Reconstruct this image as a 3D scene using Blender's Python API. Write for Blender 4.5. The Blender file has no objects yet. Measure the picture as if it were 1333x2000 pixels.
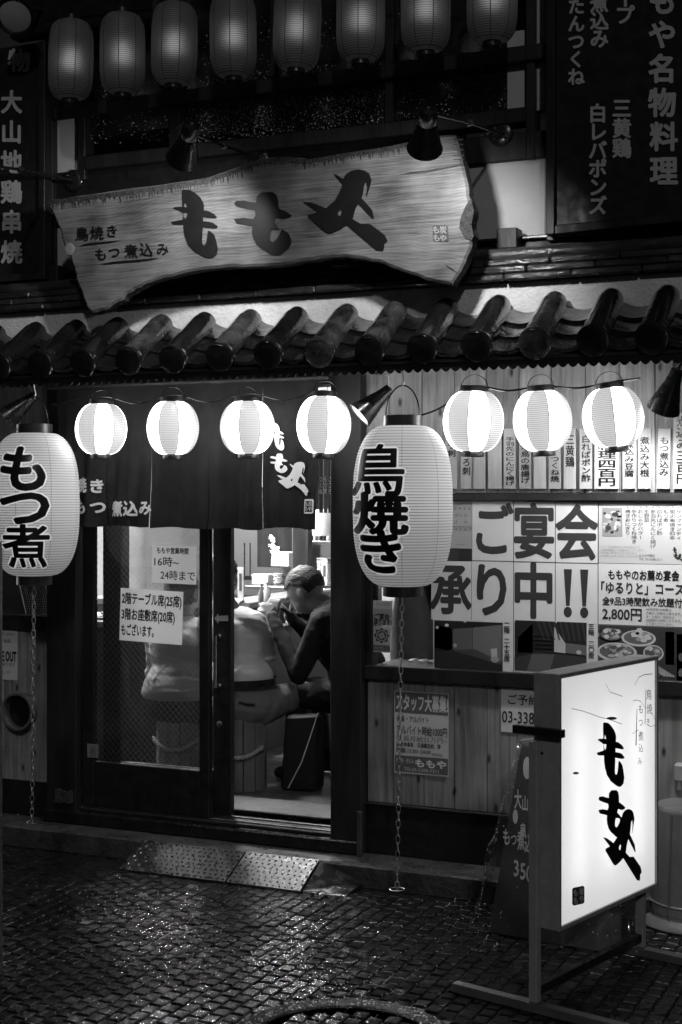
import bpy, bmesh, math, random
from mathutils import Vector, Matrix, noise
from mathutils.geometry import tessellate_polygon
random.seed(7)
PI = math.pi
S = bpy.context.scene
C = S.collection

# ---------------------------------------------------------------- camera
FPX = 2850.0                                   # focal length in pixels of a 1333 x 2000 frame
TH = math.atan(FPX / 6366.0)                   # the facade recedes to the left
CT, ST = math.cos(TH), math.sin(TH)
EYE = Vector((6.2*ST, -6.2*CT, 1.6))
HOR = 965.0
cam = bpy.data.objects.new('camera', bpy.data.cameras.new('camera'))
C.objects.link(cam)
cam.location = EYE
cam.rotation_euler = (PI/2, 0, TH)
cam.data.sensor_fit = 'VERTICAL'
cam.data.sensor_height = 36.0
cam.data.lens = 36.0*FPX/2000.0
cam.data.shift_y = (HOR - 1000.0)/2000.0
cam.data.clip_end = 500
S.camera = cam

# ---------------------------------------------------------------- night sky, faint overcast glow, exposure
W = bpy.data.worlds.new('World'); S.world = W; W.use_nodes = True
nt = W.node_tree; nt.nodes.clear()
sky = nt.nodes.new('ShaderNodeTexSky'); sky.sky_type = 'NISHITA'; sky.sun_disc = False
SUN_EL, SUN_AZ = math.radians(28), math.radians(150)
sky.sun_elevation = SUN_EL; sky.sun_rotation = SUN_AZ
bw = nt.nodes.new('ShaderNodeRGBToBW')
bg = nt.nodes.new('ShaderNodeBackground'); bg.inputs[1].default_value = 0.0012
out = nt.nodes.new('ShaderNodeOutputWorld')
nt.links.new(sky.outputs[0], bw.inputs[0]); nt.links.new(bw.outputs[0], bg.inputs[0]); nt.links.new(bg.outputs[0], out.inputs[0])
sun = bpy.data.objects.new('sun', bpy.data.lights.new('sun', 'SUN')); C.objects.link(sun)
sun.data.energy = 0.17; sun.data.angle = math.radians(3)
sun.rotation_euler = Vector((-0.42, 0.80, -0.48)).to_track_quat('-Z', 'Y').to_euler()
vs = S.view_settings
vs.view_transform = 'Standard'; vs.look = 'None'; vs.exposure = 0.75; vs.gamma = 1.0; vs.use_curve_mapping = False
S.render.engine = 'CYCLES'
S.cycles.use_denoising = True
S.cycles.max_bounces = 8; S.cycles.transparent_max_bounces = 12
S.cycles.sample_clamp_indirect = 4.0
S.cycles.caustics_reflective = False; S.cycles.caustics_refractive = False

# ---------------------------------------------------------------- measuring: pixel of the photograph -> point on a plane of the place
def ray(px, py):
    u, v = (px-666.5)/FPX, (HOR-py)/FPX
    return Vector((-ST + CT*u, CT + ST*u, v))
def P(px, py, Y=0.0):
    d = ray(px, py); return EYE + d*((Y-EYE.y)/d.y)
def G(px, py, z=0.0):
    d = ray(px, py); return EYE + d*((z-EYE.z)/d.z)
def X(px, Y=0.0): return P(px, HOR, Y).x
def Z(px, py, Y=0.0): return P(px, py, Y).z
def ppm(px, Y=0.0):                            # pixels per metre there
    d = ray(px, HOR); return FPX/((Y-EYE.y)/d.y)

# ---------------------------------------------------------------- materials (all grey: the photograph is black and white)
MATS = {}
def N(nt, t, **kw):
    n = nt.nodes.new(t)
    for k, v in kw.items():
        if k.startswith('i_'):
            key = k[2:]; key = int(key) if key.isdigit() else key.replace('_', ' ')
            n.inputs[key].default_value = v
        else: setattr(n, k, v)
    return n
def g3(v): return (v, v, v, 1)
def base_mat(name):
    m = bpy.data.materials.new(name); m.use_nodes = True
    nt = m.node_tree; nt.nodes.clear()
    o = nt.nodes.new('ShaderNodeOutputMaterial')
    b = nt.nodes.new('ShaderNodeBsdfPrincipled')
    nt.links.new(b.outputs[0], o.inputs[0])
    MATS[name] = m
    return m, nt, b, o
def coords(nt, scale=(1, 1, 1), rnd=True):
    tc = N(nt, 'ShaderNodeTexCoord'); mp = N(nt, 'ShaderNodeMapping')
    mp.inputs['Scale'].default_value = scale
    if rnd:
        oi = N(nt, 'ShaderNodeObjectInfo'); mu = N(nt, 'ShaderNodeMath', operation='MULTIPLY'); mu.inputs[1].default_value = 37.0
        ad = N(nt, 'ShaderNodeVectorMath', operation='ADD')
        nt.links.new(oi.outputs['Random'], mu.inputs[0])
        nt.links.new(tc.outputs['Object'], ad.inputs[0]); nt.links.new(mu.outputs[0], ad.inputs[1])
        nt.links.new(ad.outputs[0], mp.inputs[0])
    else: nt.links.new(tc.outputs['Object'], mp.inputs[0])
    return mp.outputs[0]
def ramp(nt, fac, stops):
    r = N(nt, 'ShaderNodeValToRGB'); e = r.color_ramp.elements
    e[0].position, e[0].color = stops[0][0], g3(stops[0][1]); e[1].position, e[1].color = stops[-1][0], g3(stops[-1][1])
    for p, c in stops[1:-1]:
        q = e.new(p); q.color = g3(c)
    nt.links.new(fac, r.inputs[0]); return r.outputs[0]
def mat(name, c1, c2=None, rough=0.6, rough2=None, scale=8, stretch=(1, 1, 1), bump=0.0, bscale=None, metal=0.0, spec=0.5, coat=0.0, rnd=True, det=5.0):
    m, nt, b, o = base_mat(name)
    c2 = c1 if c2 is None else c2
    v = coords(nt, stretch, rnd)
    n = N(nt, 'ShaderNodeTexNoise'); n.inputs['Scale'].default_value = scale; n.inputs['Detail'].default_value = det; n.inputs['Roughness'].default_value = 0.62
    nt.links.new(v, n.inputs['Vector'])
    nt.links.new(ramp(nt, n.outputs[0], [(0.3, c1), (0.7, c2)]), b.inputs['Base Color'])
    b.inputs['Metallic'].default_value = metal
    b.inputs['Specular IOR Level'].default_value = spec
    b.inputs['Coat Weight'].default_value = coat; b.inputs['Coat Roughness'].default_value = 0.12
    if rough2 is None: b.inputs['Roughness'].default_value = rough
    else:
        n2 = N(nt, 'ShaderNodeTexNoise'); n2.inputs['Scale'].default_value = scale*1.7; n2.inputs['Detail'].default_value = 4
        nt.links.new(v, n2.inputs['Vector'])
        nt.links.new(ramp(nt, n2.outputs[0], [(0.35, rough), (0.65, rough2)]), b.inputs['Roughness'])
    if bump:
        n3 = N(nt, 'ShaderNodeTexNoise'); n3.inputs['Scale'].default_value = bscale or scale*4; n3.inputs['Detail'].default_value = 4
        nt.links.new(v, n3.inputs['Vector'])
        bp = N(nt, 'ShaderNodeBump'); bp.inputs['Strength'].default_value = bump; bp.inputs['Distance'].default_value = 0.01
        nt.links.new(n3.outputs[0], bp.inputs['Height']); nt.links.new(bp.outputs[0], b.inputs['Normal'])
    return m
def wood(name, c1, c2, axis='z', rough=0.55, knots=True, fine=60, bump=0.25, spec=0.4, coat=0.0):
    m, nt, b, o = base_mat(name)
    st = {'z': (fine, fine, fine*0.05), 'x': (fine*0.05, fine, fine)}[axis]
    v = coords(nt, st)
    n = N(nt, 'ShaderNodeTexNoise'); n.inputs['Scale'].default_value = 1.0; n.inputs['Detail'].default_value = 6; n.inputs['Distortion'].default_value = 0.6
    nt.links.new(v, n.inputs['Vector'])
    v2 = coords(nt, (1, 1, 1)); n2 = N(nt, 'ShaderNodeTexNoise'); n2.inputs['Scale'].default_value = 5; n2.inputs['Detail'].default_value = 4
    nt.links.new(v2, n2.inputs['Vector'])
    mx = N(nt, 'ShaderNodeMath', operation='MULTIPLY_ADD'); mx.inputs[1].default_value = 0.45
    nt.links.new(n2.outputs[0], mx.inputs[0])
    hf = N(nt, 'ShaderNodeMath', operation='MULTIPLY'); hf.inputs[1].default_value = 0.6
    nt.links.new(n.outputs[0], hf.inputs[0]); nt.links.new(hf.outputs[0], mx.inputs[2])
    col = ramp(nt, mx.outputs[0], [(0.33, c1), (0.7, c2)])
    if knots:
        sx = N(nt, 'ShaderNodeSeparateXYZ'); cb = N(nt, 'ShaderNodeCombineXYZ')
        nt.links.new(coords(nt, (8, 8, 3.6) if axis == 'z' else (3.6, 8, 8)), sx.inputs[0])
        nt.links.new(sx.outputs[0], cb.inputs[0]); nt.links.new(sx.outputs[2], cb.inputs[1])
        vo = N(nt, 'ShaderNodeTexVoronoi', voronoi_dimensions='2D'); vo.inputs['Scale'].default_value = 1.0
        nt.links.new(cb.outputs[0], vo.inputs['Vector'])
        kk = ramp(nt, vo.outputs['Distance'], [(0.03, 0.15), (0.09, 1.0)])
        mm = N(nt, 'ShaderNodeMix', data_type='RGBA', blend_type='MULTIPLY'); mm.inputs[0].default_value = 1.0
        nt.links.new(col, mm.inputs[6]); nt.links.new(kk, mm.inputs[7]); col = mm.outputs[2]
    oi = N(nt, 'ShaderNodeObjectInfo')
    mr = N(nt, 'ShaderNodeMapRange'); mr.inputs[3].default_value = 0.72; mr.inputs[4].default_value = 1.15
    nt.links.new(oi.outputs['Random'], mr.inputs[0])
    m2 = N(nt, 'ShaderNodeVectorMath', operation='SCALE'); nt.links.new(col, m2.inputs[0]); nt.links.new(mr.outputs[0], m2.inputs['Scale'])
    nt.links.new(m2.outputs[0], b.inputs['Base Color'])
    b.inputs['Roughness'].default_value = rough; b.inputs['Specular IOR Level'].default_value = spec; b.inputs['Coat Weight'].default_value = coat
    bp = N(nt, 'ShaderNodeBump'); bp.inputs['Strength'].default_value = bump; bp.inputs['Distance'].default_value = 0.004
    nt.links.new(n.outputs[0], bp.inputs['Height']); nt.links.new(bp.outputs[0], b.inputs['Normal'])
    return m
def emit_paper(name, col, emit, trans=0.5, rough=0.35, spec=0.35):
    """paper or vinyl skin of a lit lantern: lets the bulb through and glows"""
    m, nt, b, o = base_mat(name)
    b.inputs['Base Color'].default_value = g3(col); b.inputs['Roughness'].default_value = rough; b.inputs['Specular IOR Level'].default_value = spec
    b.inputs['Emission Color'].default_value = g3(1); b.inputs['Emission Strength'].default_value = emit
    tr = N(nt, 'ShaderNodeBsdfTranslucent'); tr.inputs[0].default_value = g3(col)
    mx = N(nt, 'ShaderNodeMixShader'); mx.inputs[0].default_value = trans
    nt.links.new(b.outputs[0], mx.inputs[1]); nt.links.new(tr.outputs[0], mx.inputs[2]); nt.links.new(mx.outputs[0], o.inputs[0])
    return m
def emit_mat(name, s):
    m, nt, b, o = base_mat(name)
    b.inputs['Base Color'].default_value = g3(0.8); b.inputs['Emission Color'].default_value = g3(1); b.inputs['Emission Strength'].default_value = s
    return m
def print_mat(name, rough=0.5):
    m, nt, b, o = base_mat(name)
    a = N(nt, 'ShaderNodeVertexColor', layer_name='Col'); nt.links.new(a.outputs[0], b.inputs['Base Color'])
    b.inputs['Roughness'].default_value = rough; b.inputs['Specular IOR Level'].default_value = 0.3
    return m
def glass_mat(name, tint=0.9, rough=0.0, refl=0.08, wire=False, scuff=0.0):
    m, nt, b, o = base_mat(name)
    tr = N(nt, 'ShaderNodeBsdfTransparent'); tr.inputs[0].default_value = g3(tint)
    gl = N(nt, 'ShaderNodeBsdfGlossy'); gl.inputs[0].default_value = g3(0.9); gl.inputs[1].default_value = max(rough, 0.02)
    lw = N(nt, 'ShaderNodeLayerWeight'); lw.inputs[0].default_value = .5
    pw_ = N(nt, 'ShaderNodeMath', operation='POWER'); pw_.inputs[1].default_value = 5.0; nt.links.new(lw.outputs['Facing'], pw_.inputs[0])
    fr = N(nt, 'ShaderNodeMath', operation='MULTIPLY_ADD'); fr.inputs[1].default_value = .9; fr.inputs[2].default_value = .045; nt.links.new(pw_.outputs[0], fr.inputs[0])
    mx = N(nt, 'ShaderNodeMixShader')
    nt.links.new(fr.outputs[0], mx.inputs[0]); nt.links.new(tr.outputs[0], mx.inputs[1]); nt.links.new(gl.outputs[0], mx.inputs[2])
    last = mx.outputs[0]
    if scuff:
        df = N(nt, 'ShaderNodeBsdfDiffuse'); df.inputs[0].default_value = g3(0.6)
        n = N(nt, 'ShaderNodeTexNoise'); n.inputs['Scale'].default_value = 6; n.inputs['Detail'].default_value = 6
        nt.links.new(coords(nt), n.inputs['Vector'])
        f = ramp(nt, n.outputs[0], [(0.35, 0.0), (0.75, scuff)])
        m3 = N(nt, 'ShaderNodeMixShader'); nt.links.new(f, m3.inputs[0]); nt.links.new(last, m3.inputs[1]); nt.links.new(df.outputs[0], m3.inputs[2]); last = m3.outputs[0]
    nt.links.new(last, o.inputs[0])
    return m

mat('dark_wood', 0.010, 0.022, 0.42, 0.65, 9, (1, 1, 0.2), 0.2, 60)
mat('dark_paint', 0.008, 0.014, 0.35, 0.55, 14, bump=0.1)
mat('black_metal', 0.012, 0.02, 0.22, 0.4, 20, spec=0.6)
mat('black_plastic', 0.012, 0.02, 0.28, 0.45, 30)
mat('plaster', 0.5, 0.6, 0.85, None, 6, bump=0.25, bscale=220)
mat('plaster_strip', 0.7, 0.9, 0.8, None, 14, bump=0.5, bscale=70)
mat('tile', 0.004, 0.016, 0.06, 0.22, 9, bump=0.5, bscale=34, spec=0.8, coat=1.0)
mat('tile_old', 0.004, 0.075, 0.08, 0.35, 15, bump=0.5, bscale=30, spec=0.7, det=8, coat=0.7)
mat('ridge', 0.02, 0.07, 0.15, 0.5, 18, (0.3, 1, 1), 0.6, 60, spec=0.6)
wood('plank', 0.13, 0.42, 'z', bump=0.45)
wood('plaque', 0.34, 0.5, 'z', knots=False, bump=0.1)
wood('board_wood', 0.22, 0.52, 'x', fine=42, knots=False, rough=0.38, bump=0.1, spec=0.5)
wood('stump', 0.12, 0.26, 'z', knots=False)
wood('counter_wood', 0.10, 0.24, 'x', knots=False, rough=0.3)
mat('bark', 0.015, 0.06, 0.7, None, 40, bump=0.8)
mat('menu_board', 0.012, 0.018, 0.38, 0.6, 12, bump=0.08)
mat('menu_letter', 0.5, 0.62, 0.6, None, 20)
mat('ink', 0.008, 0.012, 0.3, None, 20)
mat('ink_grey', 0.07, 0.07, 0.5)
mat('white_letter', 0.75, 0.8, 0.7, None, 20)
mat('outline_letter', 0.62, 0.62, 0.45)
mat('paper', 0.72, 0.78, 0.6, None, 4, bump=0.1, bscale=6)
mat('concrete', 0.03, 0.09, 0.25, 0.7, 7, bump=0.4, bscale=60)
mat('wet_black', 0.008, 0.018, 0.12, 0.45, 10, bump=0.3, bscale=60)
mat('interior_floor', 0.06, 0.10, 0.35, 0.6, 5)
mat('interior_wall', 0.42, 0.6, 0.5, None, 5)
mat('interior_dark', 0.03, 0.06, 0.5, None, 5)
mat('steel', 0.55, 0.6, 0.32, None, 3, metal=1.0)
mat('chrome', 0.7, 0.7, 0.1, metal=1.0)
mat('galvanised', 0.35, 0.5, 0.3, 0.45, 30, metal=1.0)
mat('noren_cloth', 0.018, 0.030, 0.9, None, 10, bump=0.3, bscale=260, spec=0.15)
mat('white_cloth', 0.62, 0.7, 0.9, None, 12, spec=0.2)
mat('shirt', 0.55, 0.62, 0.85, None, 9, (1, 1, 2.2), 1.0, 9, spec=0.2)
mat('trousers', 0.16, 0.2, 0.9, None, 20, bump=0.2, bscale=40, spec=0.2)
mat('suit', 0.008, 0.014, 0.85, None, 14, bump=0.2, bscale=30, spec=0.25)
mat('skin', 0.15, 0.2, 0.5, None, 12)
mat('hair', 0.006, 0.012, 0.5, None, 60, (.3, 1, 1), 0.9, 160, spec=0.3)
mat('leather', 0.01, 0.015, 0.3)
mat('crockery', 0.6, 0.7, 0.25)
mat('rope', 0.3, 0.42, 0.9, None, 90)
mat('pail_plastic', 0.2, 0.28, 0.4, 0.55, 12, bump=0.1)
mat('grey_plastic', 0.10, 0.15, 0.4, 0.55, 12, bump=0.1)
mat('box_metal', 0.3, 0.4, 0.35, 0.5, 20, bump=0.15)
mat('chalkboard', 0.04, 0.07, 0.5, None, 14)
mat('cable', 0.012, 0.012, 0.25, spec=0.6)
mat('glint_droplet', 0.8, 0.8, 0.08, spec=0.9)  # clear water coloured near-white, so the glint sits in the body colour
print_mat('print')
m_ = print_mat('print_thin'); _nt = m_.node_tree; _o = [n for n in _nt.nodes if n.type == 'OUTPUT_MATERIAL'][0]; _b = [n for n in _nt.nodes if n.type == 'BSDF_PRINCIPLED'][0]; _a = [n for n in _nt.nodes if n.type == 'VERTEX_COLOR'][0]
_t = N(_nt, 'ShaderNodeBsdfTranslucent'); _x = N(_nt, 'ShaderNodeMixShader'); _x.inputs[0].default_value = .6
_nt.links.new(_a.outputs[0], _t.inputs[0]); _nt.links.new(_b.outputs[0], _x.inputs[1]); _nt.links.new(_t.outputs[0], _x.inputs[2]); _nt.links.new(_x.outputs[0], _o.inputs[0])
glass_mat('glass', 0.95)
glass_mat('wired_glass', 0.93, scuff=0.05)
glass_mat('upper_glass', 0.75, scuff=0.05)
glass_mat('plastic_sheet', 0.97, 0.06, scuff=0.1)

def nvec(p): return Vector((noise.noise(p), noise.noise(p+Vector((31.7, 5.1, 2.3))), noise.noise(p+Vector((7.9, 43.3, 11.1)))))
# ---------------------------------------------------------------- mesh helpers
class MB:
    def __init__(s): s.v = []; s.f = []; s.m = []
    def add(s, vs, fs, mi=0):
        n = len(s.v); s.v += [tuple(v) for v in vs]; s.f += [tuple(i+n for i in f) for f in fs]; s.m += [mi]*len(fs); return s
    def box(s, x0, x1, y0, y1, z0, z1, mi=0):
        return s.add([(x0,y0,z0),(x1,y0,z0),(x1,y1,z0),(x0,y1,z0),(x0,y0,z1),(x1,y0,z1),(x1,y1,z1),(x0,y1,z1)],
                     [(0,3,2,1),(4,5,6,7),(0,1,5,4),(1,2,6,5),(2,3,7,6),(3,0,4,7)], mi)
    def bar(s, a, b, w, h=None, mi=0, up=(0, 0, 1)):
        a, b = Vector(a), Vector(b); h = h or w; d = (b-a).normalized(); u = Vector(up)
        if abs(d.dot(u)) > 0.95: u = Vector((0, 1, 0))
        r = d.cross(u).normalized(); u = r.cross(d)
        vs = [p + r*(sx*w/2) + u*(sz*h/2) for p in (a, b) for sx, sz in ((-1,-1),(1,-1),(1,1),(-1,1))]
        return s.add(vs, [(3,2,1,0),(4,5,6,7),(0,1,5,4),(1,2,6,5),(2,3,7,6),(3,0,4,7)], mi)
    def tube(s, pts, r, seg=8, mi=0, caps=True):
        pts = [Vector(p) for p in pts]; rs = r if isinstance(r, (list, tuple)) else [r]*len(pts)
        vs = []; prev = None
        for i, p in enumerate(pts):
            d = (pts[min(i+1, len(pts)-1)] - pts[max(i-1, 0)]).normalized()
            if prev is None:
                u = Vector((0, 0, 1)) if abs(d.z) < 0.9 else Vector((1, 0, 0))
                u = (u - d*u.dot(d)).normalized()
            else: u = (prev - d*prev.dot(d)).normalized()
            prev = u; w = d.cross(u)
            vs += [p + (u*math.cos(2*PI*k/seg) + w*math.sin(2*PI*k/seg))*rs[i] for k in range(seg)]
        fs = [(i*seg+k, i*seg+(k+1) % seg, (i+1)*seg+(k+1) % seg, (i+1)*seg+k) for i in range(len(pts)-1) for k in range(seg)]
        if caps: fs += [tuple(range(seg))[::-1], tuple((len(pts)-1)*seg+k for k in range(seg))]
        return s.add(vs, fs, mi)
    def lathe(s, prof, c=(0, 0, 0), seg=24, axis=None, mi=0, close=True):
        """prof: (radius, height); axis: direction of the height"""
        c = Vector(c); a = Vector(axis or (0, 0, 1)).normalized(); q = a.to_track_quat('Z', 'Y')
        vs = [c + q @ Vector((r*math.cos(2*PI*k/seg), r*math.sin(2*PI*k/seg), h)) for r, h in prof for k in range(seg)]
        fs = [(i*seg+k, i*seg+(k+1) % seg, (i+1)*seg+(k+1) % seg, (i+1)*seg+k) for i in range(len(prof)-1) for k in range(seg)]
        if close: fs += [tuple(range(seg))[::-1], tuple((len(prof)-1)*seg+k for k in range(seg))]
        return s.add(vs, fs, mi)
    def prism(s, poly, y0, y1, mi=0, holes=()):
        """outline in (x, z), extruded from y0 (front) to y1 (back)"""
        n = len(poly)
        loops = [[Vector((p[0], p[1], 0)) for p in poly]] + [[Vector((p[0], p[1], 0)) for p in h] for h in holes]
        tri = tessellate_polygon(loops); flat = [p for l in loops for p in l]; m = len(flat)
        vs = [(p.x, y0, p.y) for p in flat] + [(p.x, y1, p.y) for p in flat]
        fs = list(tri) + [tuple(i+m for i in t)[::-1] for t in tri]
        k = 0
        for l in loops:
            fs += [(k+i, k+(i+1) % len(l), m+k+(i+1) % len(l), m+k+i) for i in range(len(l))]; k += len(l)
        return s.add(vs, fs, mi)
INV = {}
def tag(o, label=None, cat=None, group=None, kind=None):
    for k, v in (('label', label), ('category', cat), ('group', group), ('kind', kind)):
        if v: o[k] = v
    return o
def empty(name, loc, label=None, cat=None, group=None, rot=None, kind=None):
    o = bpy.data.objects.new(name, None); C.objects.link(o)
    o.empty_display_size = 0.05
    o.location = loc
    if rot: o.rotation_euler = rot
    M = Matrix.LocRotScale(Vector(loc), o.rotation_euler, None)
    INV[o.name] = M.inverted()
    return tag(o, label, cat, group, kind)
def fix(me):
    bm = bmesh.new(); bm.from_mesh(me); bmesh.ops.recalc_face_normals(bm, faces=bm.faces); bm.to_mesh(me); bm.free()
def mk(name, mb, mats, parent=None, smooth=False, bevel=0.0, label=None, cat=None, group=None, kind=None, local=False, recalc=True, origin=None):
    """one mesh object from world coordinates (or parent coordinates with local)"""
    if isinstance(mats, str): mats = [mats]
    vs = [Vector(v) for v in mb.v]
    if parent is not None:
        inv = INV.get(parent.name)
        if inv is not None and not local: vs = [inv @ v for v in vs]
        org = Vector((0, 0, 0))
        if origin is not None: org = Vector(origin)
        else:
            lo = Vector([min(v[i] for v in vs) for i in range(3)]); hi = Vector([max(v[i] for v in vs) for i in range(3)])
            org = (lo+hi)/2
    else:
        lo = Vector([min(v[i] for v in vs) for i in range(3)]); hi = Vector([max(v[i] for v in vs) for i in range(3)])
        org = Vector(((lo.x+hi.x)/2, (lo.y+hi.y)/2, lo.z)) if origin is None else Vector(origin)
    vs = [v-org for v in vs]
    me = bpy.data.meshes.new(name); me.from_pydata(vs, [], mb.f)
    for k in mats: me.materials.append(MATS[k])
    if len(mats) > 1: me.polygons.foreach_set('material_index', mb.m)
    if bevel:
        bm = bmesh.new(); bm.from_mesh(me); bmesh.ops.recalc_face_normals(bm, faces=bm.faces)
        bmesh.ops.bevel(bm, geom=bm.edges[:], offset=bevel, segments=1, affect='EDGES', profile=0.5, clamp_overlap=True)
        bm.to_mesh(me); bm.free()
    elif recalc: fix(me)
    if smooth:
        me.polygons.foreach_set('use_smooth', [True]*len(me.polygons))
        if smooth != 'all': me.set_sharp_from_angle(angle=math.radians(40))
    o = bpy.data.objects.new(name, me); C.objects.link(o)
    o.location = org
    if parent is not None:
        o.parent = parent
        INV[o.name] = (Matrix.Translation(org)).inverted() @ INV.get(parent.name, Matrix())
    else:
        INV[o.name] = Matrix.Translation(org).inverted()
    return tag(o, label, cat, group, kind)
def boxo(name, x0, x1, y0, y1, z0, z1, m, parent=None, bevel=0.003, **kw):
    return mk(name, MB().box(x0, x1, y0, y1, z0, z1), m, parent, bevel=bevel, **kw)
def copy_tree(o, parent=None):
    c = o.copy(); C.objects.link(c); c.parent = parent
    for ch in list(o.children): copy_tree(ch, c)
    return c

# ---------------------------------------------------------------- lettering: flat print cut from the built-in font
GL = {}
def raw_glyphs(s):
    cu = bpy.data.curves.new('glyph', 'FONT'); cu.body = s; cu.resolution_u = 3
    ob = bpy.data.objects.new('glyph', cu); C.objects.link(ob)
    dg = bpy.context.evaluated_depsgraph_get()
    ev = ob.evaluated_get(dg); me = ev.to_mesh()
    vs = [(v.co.x, v.co.y) for v in me.vertices]; fs = [tuple(p.vertices) for p in me.polygons]
    ev.to_mesh_clear(); bpy.data.objects.remove(ob); bpy.data.curves.remove(cu)
    return vs, fs
_r = raw_glyphs('国')[0]; REF = max(v[0] for v in _r); EM = max(v[0] for v in raw_glyphs('国国')[0]) - REF
BASE = (min(v[1] for v in _r) + max(v[1] for v in _r))/2
def glyph(c):
    if c not in GL:
        vs, fs = raw_glyphs(c)
        adv = max(v[0] for v in raw_glyphs(c + '国')[0]) - REF
        GL[c] = ([(x/EM, (y-BASE)/EM) for x, y in vs], fs, adv/EM)
    return GL[c]
class Ink:
    """flat 2D print: triangles with a grey value"""
    def __init__(s): s.v = []; s.f = []; s.c = []; s.k = []; s.n = 0; s.cur = 0; s.auto = True
    def part(s): s.cur = max(s.k, default=0)+1
    def tri(s, vs, fs, col, lift=0.0):
        n = len(s.v); s.v += [(x, y, lift) for x, y in vs]; s.f += [tuple(i+n for i in f) for f in fs]; s.c += [col]*len(fs); s.k += [s.cur]*len(fs)
    def char(s, c, cx, cy, w, h, col=0.0, bold=0.0, rot=0.0, shear=0.0):
        if c in ' \u3000': return
        vs, fs, adv = glyph(c)
        if not fs: return
        k = 1 if bold <= 0 else 8
        ca, sa = math.cos(rot), math.sin(rot)
        for j in range(k):
            ox, oy = (0, 0) if k == 1 else (bold*math.cos(2*PI*j/k), bold*math.sin(2*PI*j/k))
            pts = []
            for x, y in vs:
                a, b = (x-adv/2+ox), (y+oy); a += shear*b
                a, b = a*ca-b*sa, a*sa+b*ca
                pts.append((cx+a*w, cy-b*h))      # y runs down, as in the photograph
            s.tri(pts, fs, col, (s.n % 40)*0.00003); s.n += 1
    def line(s, t, x0, x1, cy, h, col=0.0, bold=0.0, shear=0.0):
        advs = [glyph(c)[2] if c not in ' \u3000' else 0.5 for c in t]; tot = sum(advs); w = (x1-x0)/tot; x = x0; old = s.cur
        if s.auto: s.part()
        for c, a in zip(t, advs):
            s.char(c, x+a*w/2, cy, w, h, col, bold, shear=shear); x += a*w
        s.cur = old
    def col_(s, t, cx, y0, y1, w, col=0.0, bold=0.0):
        h = (y1-y0)/len(t); old = s.cur
        if s.auto: s.part()
        for i, c in enumerate(t):
            if c == 'ー': s.char(c, cx, y0+h*(i+.5), w, abs(h), col, bold, rot=-PI/2)
            else: s.char(c, cx, y0+h*(i+.5), w, abs(h), col, bold)
        s.cur = old
    def rect(s, x0, x1, y0, y1, col, lift=0.0): s.tri([(x0, y0), (x1, y0), (x1, y1), (x0, y1)], [(0, 1, 2, 3)], col, lift)
    def poly(s, pts, col, holes=(), lift=None):
        loops = [[Vector((p[0], p[1], 0)) for p in pts]] + [[Vector((p[0], p[1], 0)) for p in h] for h in holes]
        s.tri([(p.x, p.y) for l in loops for p in l], tessellate_polygon(loops), col, (s.n % 40)*0.00003 if lift is None else lift); s.n += 1
    def ell(s, cx, cy, rx, ry, col, lift=None, n=20):
        s.poly([(cx+rx*math.cos(2*PI*i/n), cy+ry*math.sin(2*PI*i/n)) for i in range(n)], col, lift=lift)
    def cut(s, xs, ys):
        """split long triangles along grid lines so that the print can follow a curved surface"""
        bm = bmesh.new(); vv = [bm.verts.new(v) for v in s.v]
        ly = bm.faces.layers.float.new('c'); lk = bm.faces.layers.int.new('k')
        for f, c, k_ in zip(s.f, s.c, s.k):
            try: q = bm.faces.new([vv[i] for i in f]); q[ly] = c; q[lk] = k_
            except ValueError: pass
        for ax, vals in ((0, xs), (1, ys)):
            for q in vals:
                co = [0, 0, 0]; no = [0, 0, 0]; co[ax] = q; no[ax] = 1
                bmesh.ops.bisect_plane(bm, geom=bm.verts[:]+bm.edges[:]+bm.faces[:], plane_co=co, plane_no=no, dist=1e-7)
        bm.verts.index_update()
        s.v = [tuple(v.co) for v in bm.verts]; s.f = [tuple(v.index for v in f.verts) for f in bm.faces]; s.c = [f[ly] for f in bm.faces]; s.k = [f[lk] for f in bm.faces]
        bm.free()
    def build(s, name, fn, parent, m=None, **kw):
        """fn(x, y, lift) -> world point; m: one material, or the print material with the greys"""
        pts = [fn(*v) for v in s.v]; o = None
        for k in sorted(set(s.k)):
            idx = [i for i, q in enumerate(s.k) if q == k]; used = {}
            for i in idx:
                for v in s.f[i]: used.setdefault(v, len(used))
            mb = MB(); mb.add([pts[v] for v in used], [tuple(used[v] for v in s.f[i]) for i in idx])
            o = mk(name if k or len(set(s.k)) == 1 or name != 'lettering' else 'printed_picture', mb, m or 'print', parent, recalc=False, **kw)
            if m is None:
                ca = o.data.color_attributes.new('Col', 'FLOAT_COLOR', 'CORNER')
                vals = []
                for p, i in zip(o.data.polygons, idx): vals += [s.c[i], s.c[i], s.c[i], 1.0]*p.loop_total
                ca.data.foreach_set('color', vals)
        return o
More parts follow.
